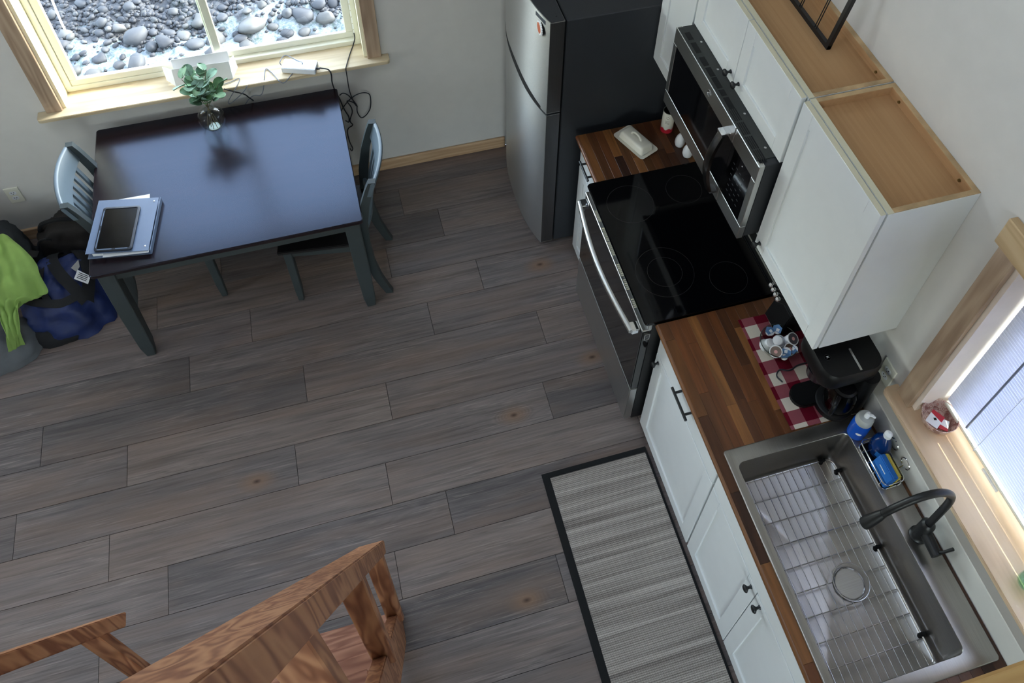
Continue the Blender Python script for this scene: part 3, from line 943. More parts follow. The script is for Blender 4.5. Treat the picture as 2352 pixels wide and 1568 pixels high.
t = thing('wall_cabinet', 'white shaker wall cabinet beside the refrigerator with one door', 'cabinet', (-0.15, -0.93, UZ0))
wall_box(t, -1.079, -0.786, UZ0, UZ1)
shaker(t, -1.075, -0.788, UZ0 - 0.004, UZ1 - 0.003, UF, cap='cream')
t = thing('wall_cabinet', 'short white two-door wall cabinet above the microwave', 'cabinet', (-0.15, -1.47, 1.75))
wall_box(t, -1.853, -1.083, 1.750, UZ1)
d = shaker(t, -1.4515, -1.087, 1.746, UZ1 - 0.003, UF, cap='cream')
knob(d, UF, -1.424, 1.790)
d = shaker(t, -1.846, -1.4545, 1.746, UZ1 - 0.003, UF, cap='cream')
knob(d, UF, -1.493, 1.790)
t = thing('wall_cabinet', 'tall white end wall cabinet over the coffee maker', 'cabinet', (-0.15, -2.09, UZ0))
wall_box(t, -2.333, -1.857, UZ0, UZ1)
d = shaker(t, -2.331, -1.862, UZ0 - 0.004, UZ1 - 0.003, UF, cap='cream')
knob(d, UF, -1.893, 1.338)

# ---- metal frame leaning on the wall above the cabinets
t = thing('metal_frame', 'black metal openwork frame leaning on wall above cabinets', 'wall decor', (-0.11, -1.35, 2.026))
FY0, FY1, FH = -1.622, -1.06, 0.62
def fp(y, h, o=0.0):
    k_ = h / FH
    return Vector((-0.108 + 0.094 * k_ + o, y, 2.0345 + h * math.sqrt(1 - (0.094 / FH) ** 2)))
for a, b_ in (((FY0, 0), (FY1, 0)), ((FY0, FH), (FY1, FH)), ((FY0, 0), (FY0, FH)), ((FY1, 0), (FY1, FH))):
    p0, p1 = fp(*a), fp(*b_)
    d_ = (p1 - p0).normalized()
    nrm = Vector((-0.988, 0, 0.15)).normalized()
    s_ = d_.cross(nrm)
    e = 0.008
    m = MB()
    m.hexa([p0 - d_ * e - s_ * e - nrm * e, p0 - d_ * e + s_ * e - nrm * e, p0 - d_ * e + s_ * e + nrm * e, p0 - d_ * e - s_ * e + nrm * e,
            p1 + d_ * e - s_ * e - nrm * e, p1 + d_ * e + s_ * e - nrm * e, p1 + d_ * e + s_ * e + nrm * e, p1 + d_ * e - s_ * e + nrm * e])
    m.build('frame_bar', 'black', t)
for yc in (-1.532, -1.418, -1.30, -1.18):
    for dy_ in (-0.005, 0.005):
        MB().tube([fp(yc + dy_, 0.0, -0.004), fp(yc + dy_, FH, -0.004)], 0.0021, 6).build('rod', 'black', t)

# ---- refrigerator
t = thing('refrigerator', 'stainless top-freezer refrigerator with dark sides in the corner', 'refrigerator', (-0.43, -0.42, 0))
FRY0, FRY1, FRZ = -0.783, -0.052, 1.60
B(-0.752, -0.06, FRY0 + 0.002, FRY1 - 0.002, 0.03, FRZ - 0.004).build('case', 'fridgeside', t, bevel=0.004)
MB().box(-0.70, -0.66, FRY0 + 0.03, FRY0 + 0.07, 0, 0.03).box(-0.70, -0.66, FRY1 - 0.07, FRY1 - 0.03, 0, 0.03).box(-0.15, -0.11, FRY0 + 0.03, FRY0 + 0.07, 0, 0.03).box(-0.15, -0.11, FRY1 - 0.07, FRY1 - 0.03, 0, 0.03).build('foot', 'rubber', t)
def bow(y):
    u = (y - (FRY0 + FRY1) / 2) / ((FRY1 - FRY0) / 2)
    return -0.880 + 0.052 * abs(u) ** 2.6
def fdoor(z0, z1, name):
    n = 30
    ys_ = [FRY0 + (FRY1 - FRY0) * i / n for i in range(n + 1)]
    m = MB()
    ring = [(bow(y), y) for y in ys_]
    outline = ring + [(-0.762, FRY1), (-0.762, FRY0)]
    d = m.loops([[Vector((x, y, z0)) for x, y in outline], [Vector((x, y, z1)) for x, y in outline]]).build(name, 'steelv', t, smooth=True, sharp=30)
    # dark side and top skins
    B(-0.826, -0.762, FRY0 - 0.001, FRY0, z0 + 0.004, z1 - 0.004).build('door_side', 'darksteel', d)
    cap = [(x + 0.004, y) for x, y in outline[:n + 1]] + [(-0.763, FRY1 - 0.002), (-0.763, FRY0 + 0.002)]
    MB().loops([[Vector((x, y, z1)) for x, y in cap], [Vector((x, y, z1 + 0.0012)) for x, y in cap]]).build('door_cap', 'fridgeside', d)
    return d
fdoor(0.035, 1.040, 'fridge_door')
fz = fdoor(1.052, FRZ, 'freezer_door')
# finger groove between the doors
gr = []
n = 26
for i in range(n + 1):
    y = FRY0 + 0.045 + (FRY1 - FRY0 - 0.06) * i / n
    gr.append((bow(y) - 0.0012, y, 0.042 * math.sin(math.pi * min(1, 0.10 + i / n * 1.0)) ** 0.7))
MB().loops([[Vector((x, y, 1.047)), Vector((x, y, 1.047 + h_)), Vector((x + 0.01, y, 1.047 + h_)), Vector((x + 0.01, y, 1.047))] for x, y, h_ in gr]).build('door_handle_groove', 'rubber', t)
bx = bow(-0.70)
MB().loops([[Vector((bow(y) - 0.0018, y, z_)) for y, z_ in ((-0.752, 1.568), (-0.676, 1.568), (-0.676, 1.588), (-0.752, 1.588))], [Vector((bow(y) + 0.002, y, z_)) for y, z_ in ((-0.752, 1.568), (-0.676, 1.568), (-0.676, 1.588), (-0.752, 1.588))]]).build('name_plate', plain('grey_name_plate', rgb(140, 146, 156), 0.25, 0.8), fz)
MB().cyl((-0.79, FRY0 + 0.035, FRZ), (-0.79, FRY0 + 0.035, FRZ + 0.0016), 0.004, None, 10).build('hinge_screw', 'rubber', fz)
mg = thing('fridge_magnet', 'round orange and white bottle-cap magnet on the freezer door', 'magnet', (bow(-0.715) - 0.002, -0.715, 1.525))
mm = MB()
n = 42
for rr, xx in ((0.036, 0.0),):
    a0 = [Vector((bow(-0.715) - 0.0005, -0.715 + (0.036 + 0.0022 * math.cos(j * 21 * 2 * math.pi / n)) * math.cos(2 * math.pi * j / n), 1.525 + (0.036 + 0.0022 * math.cos(j * 21 * 2 * math.pi / n)) * math.sin(2 * math.pi * j / n))) for j in range(n)]
    a1 = [q + Vector((-0.006, (-0.715 - q.y) * 0.12, (1.525 - q.z) * 0.12)) for q in a0]
    mm.loops([a0, a1])
mm.build('cap_rim', 'paper', mg, smooth=True, sharp=40)
MB().cyl((bow(-0.715) - 0.006, -0.715, 1.525), (bow(-0.715) - 0.0075, -0.715, 1.525), 0.025, None, 28).build('cap_face', plain('orange_print', rgb(206, 108, 72), 0.4), mg)

# ================================================================== SINK
t = thing('kitchen_sink', 'stainless single-bowl drop-in sink set in the walnut worktop', 'sink', (-0.36, -2.88, 0.70))
sx0, sx1, sy0, sy1 = -0.645, -0.072, -3.312, -2.453
ix0, ix1, iy0, iy1 = -0.613, -0.170, -3.265, -2.510
rings = [rrect(sx0, sx1, sy0, sy1, 0.012, 0.9145), rrect(sx0 + 0.001, sx1 - 0.001, sy0 + 0.001, sy1 - 0.001, 0.012, 0.9185), rrect(sx0 + 0.004, sx1 - 0.004, sy0 + 0.004, sy1 - 0.004, 0.012, 0.920),
         rrect(ix0 - 0.002, ix1 + 0.002, iy0 - 0.002, iy1 + 0.002, 0.026, 0.920), rrect(ix0, ix1, iy0, iy1, 0.025, 0.917), rrect(ix0, ix1, iy0, iy1, 0.025, 0.74), rrect(ix0 + 0.003, ix1 - 0.003, iy0 + 0.003, iy1 - 0.003, 0.024, 0.715), rrect(ix0 + 0.015, ix1 - 0.015, iy0 + 0.015, iy1 - 0.015, 0.02, 0.704),
         rrect(-0.40, -0.36, -2.90, -2.86, 0.019, 0.701)]
MB().loops(rings, False, True).build('basin', 'sink', t, smooth=True, sharp=50)
rings2 = [rrect(ix0 - 0.003, ix1 + 0.003, iy0 - 0.003, iy1 + 0.003, 0.026, 0.912), rrect(ix0 - 0.003, ix1 + 0.003, iy0 - 0.003, iy1 + 0.003, 0.026, 0.700)]
MB().loops(rings2, False, True).build('outer_shell', 'darksteel', t)
dx_, dy_ = -0.335, -2.945
MB().lathe([(0.058, 0.7035), (0.056, 0.7065), (0.046, 0.7065), (0.044, 0.702), (0.038, 0.701)], (dx_, dy_, 0), 32).build('drain_flange', 'wire', t, smooth=True)
st = thing('sink_strainer', 'round steel strainer basket in the sink drain', 'strainer', (dx_, dy_, 0.707))
MB().lathe([(0.049, 0.7100), (0.052, 0.7135), (0.055, 0.7100), (0.053, 0.7075), (0.050, 0.7075)], (dx_, dy_, 0), 36, None, False, False).build('rim', 'chrome', st, smooth=True)
MB().lathe([(0.050, 0.7095), (0.047, 0.7080), (0.004, 0.7080)], (dx_, dy_, 0), 32).build('mesh_plate', brushed('strainer_mesh', (0.42, 0.40, 0.35, 1), 0.4, 0), st, smooth=True)

g = thing('sink_rack', 'stainless wire protector rack lying on the sink bottom', 'sink rack', (-0.39, -2.88, 0.715))
GZ = 0.727
gx0, gx1, gy0, gy1 = -0.600, -0.186, -3.252, -2.523
MB().tube(rrect(gx0, gx1, gy0, gy1, 0.03, GZ), 0.0032, 8, True).build('outer_wire', 'wire', g, smooth=True)
m = None
for i in range(1, 14):
    x = gx0 + (gx1 - gx0) * i / 14
    segs = [(gy0, gy1)]
    if abs(x - dx_) < 0.062:
        h_ = math.sqrt(0.064 ** 2 - (x - dx_) ** 2)
        segs = [(gy0, dy_ - h_), (dy_ + h_, gy1)]
    for a, b_ in segs:
        MB().tube([(x, a, GZ + 0.003), (x, b_, GZ + 0.003)], 0.0014, 6).build('long_wire', 'wire', g, smooth=True)
for i in range(1, 9):
    y = gy0 + (gy1 - gy0) * i / 9
    segs = [(gx0, gx1)]
    if abs(y - dy_) < 0.062:
        h_ = math.sqrt(0.064 ** 2 - (y - dy_) ** 2)
        segs = [(gx0, dx_ - h_), (dx_ + h_, gx1)]
    for a, b_ in segs:
        MB().tube([(a, y, GZ - 0.002), (b_, y, GZ - 0.002)], 0.0022, 6).build('cross_wire', 'wire', g, smooth=True)
MB().tube([(dx_ + 0.064 * math.cos(R(a)), dy_ + 0.064 * math.sin(R(a)), GZ + 0.002) for a in range(0, 360, 12)], 0.0024, 6, True).build('drain_ring', 'wire', g, smooth=True)
for x, y in ((-0.225, gy1), (-0.186, -2.575), (-0.186, -2.865), (-0.186, -3.160), (-0.6, -2.6), (-0.6, -3.15)):
    MB().cyl((x, y, 0.7065), (x, y, GZ + 0.005), 0.0085, 0.0075, 10).build('rubber_foot', 'rubber', g)
    MB().cyl((x - 0.012, y, GZ), (x + 0.012, y, GZ), 0.007, None, 10).build('rubber_bumper', 'rubber', g)

# ---- faucet
t = thing('faucet', 'matte black gooseneck faucet with side lever behind the sink', 'faucet', (-0.118, -2.905, 0.92))
fx, fy = -0.118, -2.905
MB().lathe([(0.031, 0.9205), (0.031, 0.926), (0.027, 0.930), (0.0245, 0.940), (0.0245, 1.02), (0.020, 1.028), (0.0155, 1.034)], (fx, fy, 0), 24).build('body', 'black', t, smooth=True)
pts = smooth_path([(fx, fy, 1.02), (fx - 0.002, fy, 1.12), (fx - 0.004, fy + 0.002, 1.22), (fx - 0.022, fy + 0.006, 1.285), (fx - 0.075, fy + 0.012, 1.325), (fx - 0.14, fy + 0.018, 1.315), (fx - 0.195, fy + 0.024, 1.262), (fx - 0.222, fy + 0.028, 1.215)], 6)
MB().tube(pts, 0.0125, 14).build('spout', 'black', t, smooth=True)
e0, e1 = pts[-1], pts[-1] + (pts[-1] - pts[-3]).normalized() * 0.085
MB().tube([e0, e0.lerp(e1, 0.25), e0.lerp(e1, 0.8), e1], [0.0135, 0.017, 0.0215, 0.0205], 16).build('spray_head', 'black', t, smooth=True, sharp=60)
MB().cyl((fx, fy - 0.018, 0.975), (fx - 0.003, fy - 0.088, 0.972), 0.0205, 0.0185, 18).build('handle_hub', 'black', t, smooth=True)
MB().tube([(fx, fy - 0.078, 0.975), (fx + 0.012, fy - 0.088, 1.0), (fx + 0.030, fy - 0.094, 1.032)], [0.006, 0.005, 0.006], 8).build('lever', 'black', t, smooth=True)

# ---- bottles and sponge caddy behind the sink
t = thing('soap_bottle', 'blue dish soap bottle with grey cap and white spout', 'bottle', (-0.140, -2.518, 0.914))
c = (-0.140, -2.518, 0)
Z = 0.9205
o = MB().lathe([(0.030, Z), (0.034, Z + 0.004), (0.035, Z + 0.05), (0.034, Z + 0.085), (0.030, Z + 0.10)], c, 24).build('bottle_body', plain('blue_soap_plastic', rgb(20, 84, 190), 0.25), t, smooth=True)
MB().lathe([(0.031, Z + 0.098), (0.032, Z + 0.104), (0.0305, Z + 0.124), (0.026, Z + 0.132), (0.012, Z + 0.134)], c, 24).build('cap', plain('grey_cap', rgb(176, 180, 178), 0.4), t, smooth=True)
sp_ = MB().lathe([(0.010, Z + 0.133), (0.009, Z + 0.150), (0.005, Z + 0.160)], c, 14)
sp_.tube([(c[0], c[1], Z + 0.146), (c[0] + 0.012, c[1] - 0.010, Z + 0.152), (c[0] + 0.020, c[1] - 0.018, Z + 0.147)], [0.006, 0.0055, 0.004], 8)
sp_.build('spout', 'paper', t, smooth=True)
MB().loops([[Vector((c[0] + 0.0357 * math.cos(R(232) + 0.011 / 0.035 * math.cos(a)), c[1] + 0.0357 * math.sin(R(232) + 0.011 / 0.035 * math.cos(a)), Z + 0.052 + 0.0075 * math.sin(a))) for a in [j * math.pi / 8 for j in range(16)]]], True, False).build('white_sticker', 'paper', t)

t = thing('soap_bottle', 'dark blue dish soap bottle with white flip cap', 'bottle', (-0.104, -2.602, 0.914))
c = (-0.104, -2.602, 0)
Z = 0.9255
def oval(rx, ry, z, n=24):
    return [Vector((c[0] + rx * math.cos(2 * math.pi * j / n), c[1] + ry * math.sin(2 * math.pi * j / n), z)) for j in range(n)]
k = NT('deep_blue_soap')
k.color(k.ramp(k.noise(k.coords((1, 1, 1), rand=False), 9.0, 2.0), [(0.3, rgb(6, 34, 84)), (0.7, rgb(8, 56, 120))]))
k.set(Roughness=0.12, Specular_IOR_Level=0.6)
MB().loops([oval(0.026, 0.036, Z), oval(0.029, 0.040, Z + 0.006), oval(0.030, 0.041, Z + 0.05), oval(0.026, 0.034, Z + 0.085), oval(0.016, 0.018, Z + 0.112), oval(0.011, 0.012, Z + 0.122)]).build('bottle_body', k.m, t, smooth=True)
MB().lathe([(0.0135, Z + 0.121), (0.0145, Z + 0.124), (0.014, Z + 0.142), (0.011, Z + 0.145), (0.005, Z + 0.152)], c, 18).build('cap', 'paper', t, smooth=True)
MB().loops([[Vector((c[0] + 0.0306 * math.cos(a), c[1] + 0.0416 * math.sin(a), Z + h_)) for a in [R(205 + 6 * j) for j in range(11)]] for h_ in (0.022, 0.052)], False, False, False).build('label', plain('sky_blue_label', rgb(40, 128, 210), 0.3), t)

t = thing('sponge_caddy', 'steel wire sponge caddy with suction cups behind the sink', 'caddy', (-0.118, -2.64, 0.914))
cy0, cy1, cx0, cx1 = -2.735, -2.565, -0.160, -0.078
for z_ in (0.924, 0.958):
    MB().tube(rrect(cx0, cx1, cy0, cy1, 0.016, z_), 0.0024, 8, True).build('rail', 'chrome', t, smooth=True)
for y in (cy0 + 0.02, cy0 + 0.06, cy0 + 0.10, cy0 + 0.14):
    MB().tube([(cx0, y, 0.958), (cx0, y, 0.924), (cx1, y, 0.924), (cx1, y, 0.958)], 0.0017, 6).build('wire', 'chrome', t, smooth=True)
MB().box(cx0 + 0.004, cx1 - 0.004, cy0 + 0.004, cy1 - 0.004, 0.9205, 0.9245).build('drip_tray', 'blackp', t, bevel=0.001)
for y in (-2.615, -2.69):
    MB().tube([(-0.0605 + 0.0, y + 0.022 * math.cos(R(a)), 0.985 + 0.022 * math.sin(R(a))) for a in range(0, 360, 20)], 0.0018, 6, True).build('loop', 'chrome', t, smooth=True)
    MB().tube([(cx1, y, 0.958), (-0.064, y, 0.975)], 0.0018, 6).build('hook_wire', 'chrome', t, smooth=True)
t = thing('sponge', 'blue sponge with yellow backing standing in the caddy', 'sponge', (-0.12, -2.69, 0.926))
mr = Matrix.Translation((-0.128, -2.687, 0.960)) @ Matrix.Rotation(R(14), 4, 'Y')
sc1 = plain('blue_scrub', rgb(34, 108, 190), 0.9, vary=0.12, bump=0.8, bscale=500)
MB().box(-0.022, 0.004, -0.046, 0.046, -0.034, 0.038, mr).build('scrub_layer', sc1, t, bevel=0.003, seg=2)
MB().box(0.004, 0.020, -0.046, 0.046, -0.034, 0.038, mr).build('foam_layer', plain('yellow_foam', rgb(208, 190, 92), 0.9, vary=0.1, bump=0.6, bscale=350), t, bevel=0.004, seg=2)
MB().tube([(-0.158, -2.708, 0.999), (-0.156, -2.672, 0.997)], 0.0015, 6).build('paper_band', 'paper', t)

# ---- bowl of packets on the kitchen window stool
bc = (0.048, -2.622)
t = thing('patterned_bowl', 'small round patterned bowl on the kitchen window sill', 'bowl', (bc[0], bc[1], 1.12))
k = NT('floral_glaze')
vv = k.coords((1, 1, 1), rand=False)
vor = k.n('TexVoronoi'); vor.inputs['Scale'].default_value = 62.0; k.l(vv, vor.inputs['Vector'])
w_ = k.math('SINE', k.math('MULTIPLY', vor.outputs['Distance'], 26.0))
n_ = k.noise(vv, 40.0, 2.0)
c1 = k.ramp(w_, [(0.35, rgb(214, 190, 178)), (0.55, rgb(92, 66, 60)), (0.75, rgb(196, 150, 138))])
k.color(k.mix(k.ramp(n_, [(0.5, (0, 0, 0, 1)), (0.62, (0.7, 0.7, 0.7, 1))]), c1, rgb(122, 62, 58)))
k.set(Roughness=0.25)
M['floral'] = k.m
MB().lathe([(0.030, 1.1205), (0.045, 1.124), (0.057, 1.142), (0.062, 1.166), (0.0635, 1.172), (0.061, 1.172), (0.055, 1.146), (0.042, 1.130), (0.002, 1.128)], (bc[0], bc[1], 0), 36).build('bowl_wall', 'floral', t, smooth=True)
def packet(name, label, loc, rz, rx, cols, sz=(0.030, 0.042), par_group=None):
    p = thing(name, label, 'packet', loc, par_group)
    mt = Matrix.Translation(loc) @ Matrix.Rotation(rz, 4, 'Z') @ Matrix.Rotation(rx, 4, 'X')
    hw, hl = sz[0] / 2, sz[1] / 2
    a = MB().loops([[mt @ Vector((x * hw, y * hl, -0.0012 if abs(x) + abs(y) > 1.9 else -0.003)) for x, y in ((-1, -1), (1, -1), (1, 0.1), (-1, 0.5))], [mt @ Vector((x * hw, y * hl, 0.0022)) for x, y in ((-1, -1), (1, -1), (1, 0.1), (-1, 0.5))]])
    a.build('paper_side', 'paper', p)
    b_ = MB().loops([[mt @ Vector((x * hw, y * hl, -0.0012)) for x, y in ((-1, 0.5), (1, 0.1), (1, 1), (-1, 1))], [mt @ Vector((x * hw, y * hl, 0.0022)) for x, y in ((-1, 0.5), (1, 0.1), (1, 1), (-1, 1))]])
    b_.build('printed_side', cols, p)
    e = MB().loops([[mt @ Vector((0.007 * x, 0.0 + 0.006 * y, 0.0023)) for x, y in ((-1, 0), (0, -1), (1, 0), (0, 1))], [mt @ Vector((0.007 * x, 0.0 + 0.006 * y, 0.0028)) for x, y in ((-1, 0), (0, -1), (1, 0), (0, 1))]])
    if sz[1] > 0.04:
        e.build('black_mark', 'rubber', p)
packet('sugar_packet', 'white and red packet lying on top in the patterned bowl', (bc[0] - 0.020, bc[1] - 0.004, 1.160), R(-60), R(10), 'red', (0.044, 0.052))
packet('sugar_packet', 'red and white packet half buried in the patterned bowl', (bc[0] + 0.004, bc[1] - 0.026, 1.148), R(140), R(-8), 'red', (0.034, 0.038))
t = thing('glass_jar', 'small pale green glass jar on the kitchen window sill', 'jar', (0.030, -3.165, 1.12))
MB().lathe([(0.028, 1.1205), (0.032, 1.125), (0.033, 1.165), (0.027, 1.178), (0.026, 1.19), (0.024, 1.19), (0.025, 1.178), (0.030, 1.163), (0.029, 1.127), (0.002, 1.125)], (0.030, -3.165, 0), 24).build('glass_wall', glassy('green_glass', (0.84, 0.94, 0.90, 1), 0.0, 1.45), t, smooth=True)
MB().lathe([(0.0285, 1.182), (0.0285, 1.196), (0.026, 1.198), (0.002, 1.198)], (0.030, -3.165, 0), 20).build('lid', plain('green_lid', rgb(176, 196, 188), 0.4), t, smooth=True)

# ---- gingham runner
k = NT('gingham')
tcx = k.n('TexCoord'); s3 = k.n('SeparateXYZ'); k.l(tcx.outputs['Object'], s3.inputs[0])
def stripe(o, off, per=0.107):
    return k.math('GREATER_THAN', k.math('FRACT', k.math('DIVIDE', k.math('ADD', o, off), per)), 0.5)
a_ = stripe(s3.outputs[0], 10 * 0.107 + 0.029)
b_ = stripe(s3.outputs[1], 10 * 0.107 + 0.022)
sm = k.math('ADD', a_, b_)
c = k.ramp(k.math('MULTIPLY', sm, 0.5), [(0.0, rgb(222, 212, 196)), (0.34, rgb(150, 82, 90)), (0.76, rgb(104, 14, 34))])
c_nodes = [n_ for n_ in k.t.nodes if n_.type == 'VALTORGB'][-1]
c_nodes.color_ramp.interpolation = 'CONSTANT'
wv = k.noise(k.coords((1, 1, 1), rand=False), 700.0, 2.0)
k.color(k.mix(0.25, c, k.mix(1.0, c, wv, 'MULTIPLY')))
k.set(Roughness=0.95, Specular_IOR_Level=0.1)
k.bump(wv, 0.4, 0.0006)
GZ1 = 0.9165
t = tag(MB().shell(lambda u, v: (-0.364 + 0.268 * u - 0.002 * math.sin(5 * v), -2.446 + 0.482 * v - 0.006 * u, GZ1 + 0.0005 * math.sin(9 * u + 7 * v)), 16, 26, 0.0018).build('table_runner', k.m), 'red and white gingham cloth runner on the worktop', 'cloth')

# ---- glass bowl with coffee pods and creamers
kc = (-0.270, -2.122)
t = thing('glass_bowl', 'clear glass bowl full of coffee pods on gingham runner', 'bowl', (kc[0], kc[1], GZ1))
Z = GZ1 + 0.0006
MB().lathe([(0.034, Z), (0.045, Z + 0.003), (0.066, Z + 0.030), (0.074, Z + 0.058), (0.0755, Z + 0.060), (0.0725, Z + 0.060), (0.063, Z + 0.032), (0.043, Z + 0.007), (0.002, Z + 0.006)], (kc[0], kc[1], 0), 40).build('glass_wall', glassy('bowl_glass', (0.72, 0.74, 0.72, 1), 0.02, 1.5), t, smooth=True)
MB().tube([(kc[0] + 0.0745 * math.cos(R(a)), kc[1] + 0.0745 * math.sin(R(a)), Z + 0.060) for a in range(0, 360, 10)], 0.0016, 6, True).build('rim', plain('dark_rim', rgb(40, 46, 44), 0.3), t, smooth=True)
lidm = plain('foil_brown', rgb(116, 96, 88), 0.4, vary=0.3)
def pod(label, off, z, dirv, lid=lidm):
    p0 = Vector((kc[0] + off[0], kc[1] + off[1], Z + z))
    p = thing('coffee_pod', label, 'coffee pod', p0, 'coffee pods in the glass bowl')
    d_ = Vector(dirv).normalized()
    q = d_.to_track_quat('Z', 'Y').to_matrix()
    MB().lathe([(0.016, -0.022), (0.018, -0.021), (0.0222, 0.018), (0.0252, 0.019), (0.0252, 0.0215), (0.002, 0.0215)], p0, 24, q).build('cup', 'ceramic2', p, smooth=True)
    MB().lathe([(0.0215, 0.0216), (0.0215, 0.0222)], p0, 24, q).build('foil_lid', lid, p)
    MB().lathe([(0.007, 0.0223), (0.007, 0.0227)], p0, 14, q).build('lid_mark', plain('pink_mark', rgb(206, 150, 146), 0.4), p)
pod('white coffee pod lying on its side on the bowl heap, lid towards range', (-0.030, -0.032), 0.058, (-0.45, -0.55, 0.6))
pod('white coffee pod lying lid down in the middle of the bowl', (-0.002, 0.004), 0.054, (0.42, 0.25, -0.75))
pod('white coffee pod tipped against the bowl rim with a dark lid', (0.043, -0.004), 0.056, (0.25, -0.35, 0.8), plain('dark_foil', rgb(74, 66, 70), 0.4, vary=0.3))
pod('upside-down white coffee pod at the front of the bowl', (-0.043, 0.006), 0.044, (-0.2, 0.3, -0.9))
pod('coffee pod with a brown lid lying low in the bowl', (0.022, -0.036), 0.040, (0.1, -0.35, 0.9), plain('brown_foil', rgb(96, 74, 60), 0.4, vary=0.3))
blu = plain('blue_wrapper', rgb(96, 138, 184), 0.35, vary=0.35)
def creamer(label, off, z, rz, tilt):
    p0 = Vector((kc[0] + off[0], kc[1] + off[1], Z + z))
    p = thing('creamer_cup', label, 'creamer', p0, 'creamer cups in the glass bowl')
    q = (Matrix.Rotation(rz, 3, 'Z') @ Matrix.Rotation(tilt, 3, 'X'))
    MB().lathe([(0.011, -0.010), (0.0125, -0.008), (0.0145, 0.008), (0.017, 0.009), (0.017, 0.0105), (0.001, 0.0105)], p0, 18, q).build('cup', 'ceramic2', p, smooth=True)
    MB().add([p0 + q @ Vector(w) for w in ((-0.017, -0.006, 0.0107), (0.017, -0.010, 0.0107), (0.017, 0.012, 0.0107), (0.0, 0.022, 0.0125), (-0.017, 0.012, 0.0107))], [(0, 1, 2, 3, 4)]).build('foil_lid', blu, p)
    MB().add([p0 + q @ Vector((w[0] * 0.006 + 0.003, w[1] * 0.006, 0.0111)) for w in ((-1, -1), (1, -1), (1, 1), (-1, 1))], [(0, 1, 2, 3)]).build('lid_print', 'paper', p)
creamer('blue foil creamer cup by the far rim of the bowl, beside knife block', (-0.022, 0.045), 0.060, R(20), R(12))
creamer('blue foil creamer cup standing on edge between pods and rim', (0.012, 0.048), 0.062, R(-40), R(38))
creamer('blue creamer cup wedged beside the brown-lidded pod', (0.006, -0.048), 0.056, R(150), R(-30))
creamer('blue and pink creamer cup near the coffee maker side of bowl', (0.040, -0.046), 0.050, R(110), R(-20))
creamer('blue creamer cup sunk at the front rim of the bowl', (-0.008, -0.062), 0.050, R(190), R(20))

# ---- coffee maker
t = thing('coffee_maker', 'black coffee maker with drip tray and glass carafe on gingham runner', 'coffee maker', (-0.19, -2.36, GZ1))
Z = GZ1 + 0.0006
def hull_loop(pts_, z):
    return [Vector((x, y, z)) for x, y in pts_]
pad = [(-0.270 + 0.046 * math.cos(R(a)), -2.335 + 0.046 * math.sin(R(a))) for a in range(90, 271, 15)] + [(-0.12, -2.381), (-0.12, -2.289)]
MB().loops([hull_loop(pad, Z), hull_loop(pad, Z + 0.024)]).build('drip_tray', 'blackp', t, bevel=0.004, seg=2)
MB().lathe([(0.072, Z), (0.074, Z + 0.004), (0.072, Z + 0.026), (0.066, Z + 0.030), (0.002, Z + 0.030)], (-0.165, -2.392, 0), 32).build('hot_plate', 'blackp', t, smooth=True)
MB().loops([rrect(-0.135, -0.066, -2.450, -2.250, 0.03, Z), rrect(-0.135, -0.066, -2.450, -2.250, 0.03, Z + 0.24)]).build('back_column', 'blackp', t, smooth=True, sharp=50)
hz0, hz1 = Z + 0.225, Z + 0.318
MB().loops([rrect(-0.292, -0.070, -2.425, -2.225, 0.05, hz0), rrect(-0.300, -0.064, -2.432, -2.218, 0.055, hz0 + 0.02), rrect(-0.302, -0.062, -2.436, -2.216, 0.058, hz1 - 0.015), rrect(-0.292, -0.070, -2.428, -2.224, 0.05, hz1)]).build('brew_head', 'blackp', t, smooth=True, sharp=50)
MB().lathe([(0.040, hz0 - 0.055), (0.046, hz0 - 0.05), (0.052, hz0)], (-0.245, -2.335, 0), 24).build('pod_holder', plain('smoky_plastic', rgb(26, 26, 32), 0.2), t, smooth=True)
MB().box(-0.170, -0.162, -2.421, -2.340, hz1 - 0.0005, hz1 + 0.0012).build('silver_strip', 'wire', t)
MB().lathe([(0.0045, hz1 - 0.0005), (0.0045, hz1 + 0.0016), (0.002, hz1 + 0.0018)], (-0.166, -2.338, 0), 12).build('strip_button', 'chrome', t)
lg = MB().lathe([(0.0118, hz1 - 0.0004), (0.0118, hz1 + 0.0006), (0.0105, hz1 + 0.0006), (0.0105, hz1)], (-0.258, -2.345, 0), 24).build('brew_button', plain('dim_ring', rgb(44, 44, 48), 0.4), t)
text_part('letter_mark', 'K', 0.014, 'paper', lg, Matrix.Translation((-0.258, -2.345, hz1 + 0.0008)) @ Matrix.Rotation(R(-90), 4, 'Z'))
car = MB().lathe([(0.048, Z + 0.031), (0.056, Z + 0.036), (0.060, Z + 0.08), (0.054, Z + 0.125), (0.044, Z + 0.150), (0.042, Z + 0.150), (0.052, Z + 0.124), (0.058, Z + 0.08), (0.054, Z + 0.040), (0.002, Z + 0.038)], (-0.165, -2.402, 0), 32).build('carafe', 'carafe', t, smooth=True)
MB().lathe([(0.0425, Z + 0.1502), (0.044, Z + 0.158), (0.036, Z + 0.164), (0.002, Z + 0.165)], (-0.165, -2.402, 0), 24).build('carafe_lid', 'blackp', car, smooth=True)
MB().tube(smooth_path([(-0.205, -2.430, Z + 0.150), (-0.232, -2.452, Z + 0.145), (-0.240, -2.458, Z + 0.10), (-0.222, -2.444, Z + 0.06)], 5), 0.008, 8).build('carafe_handle', 'blackp', car, smooth=True)
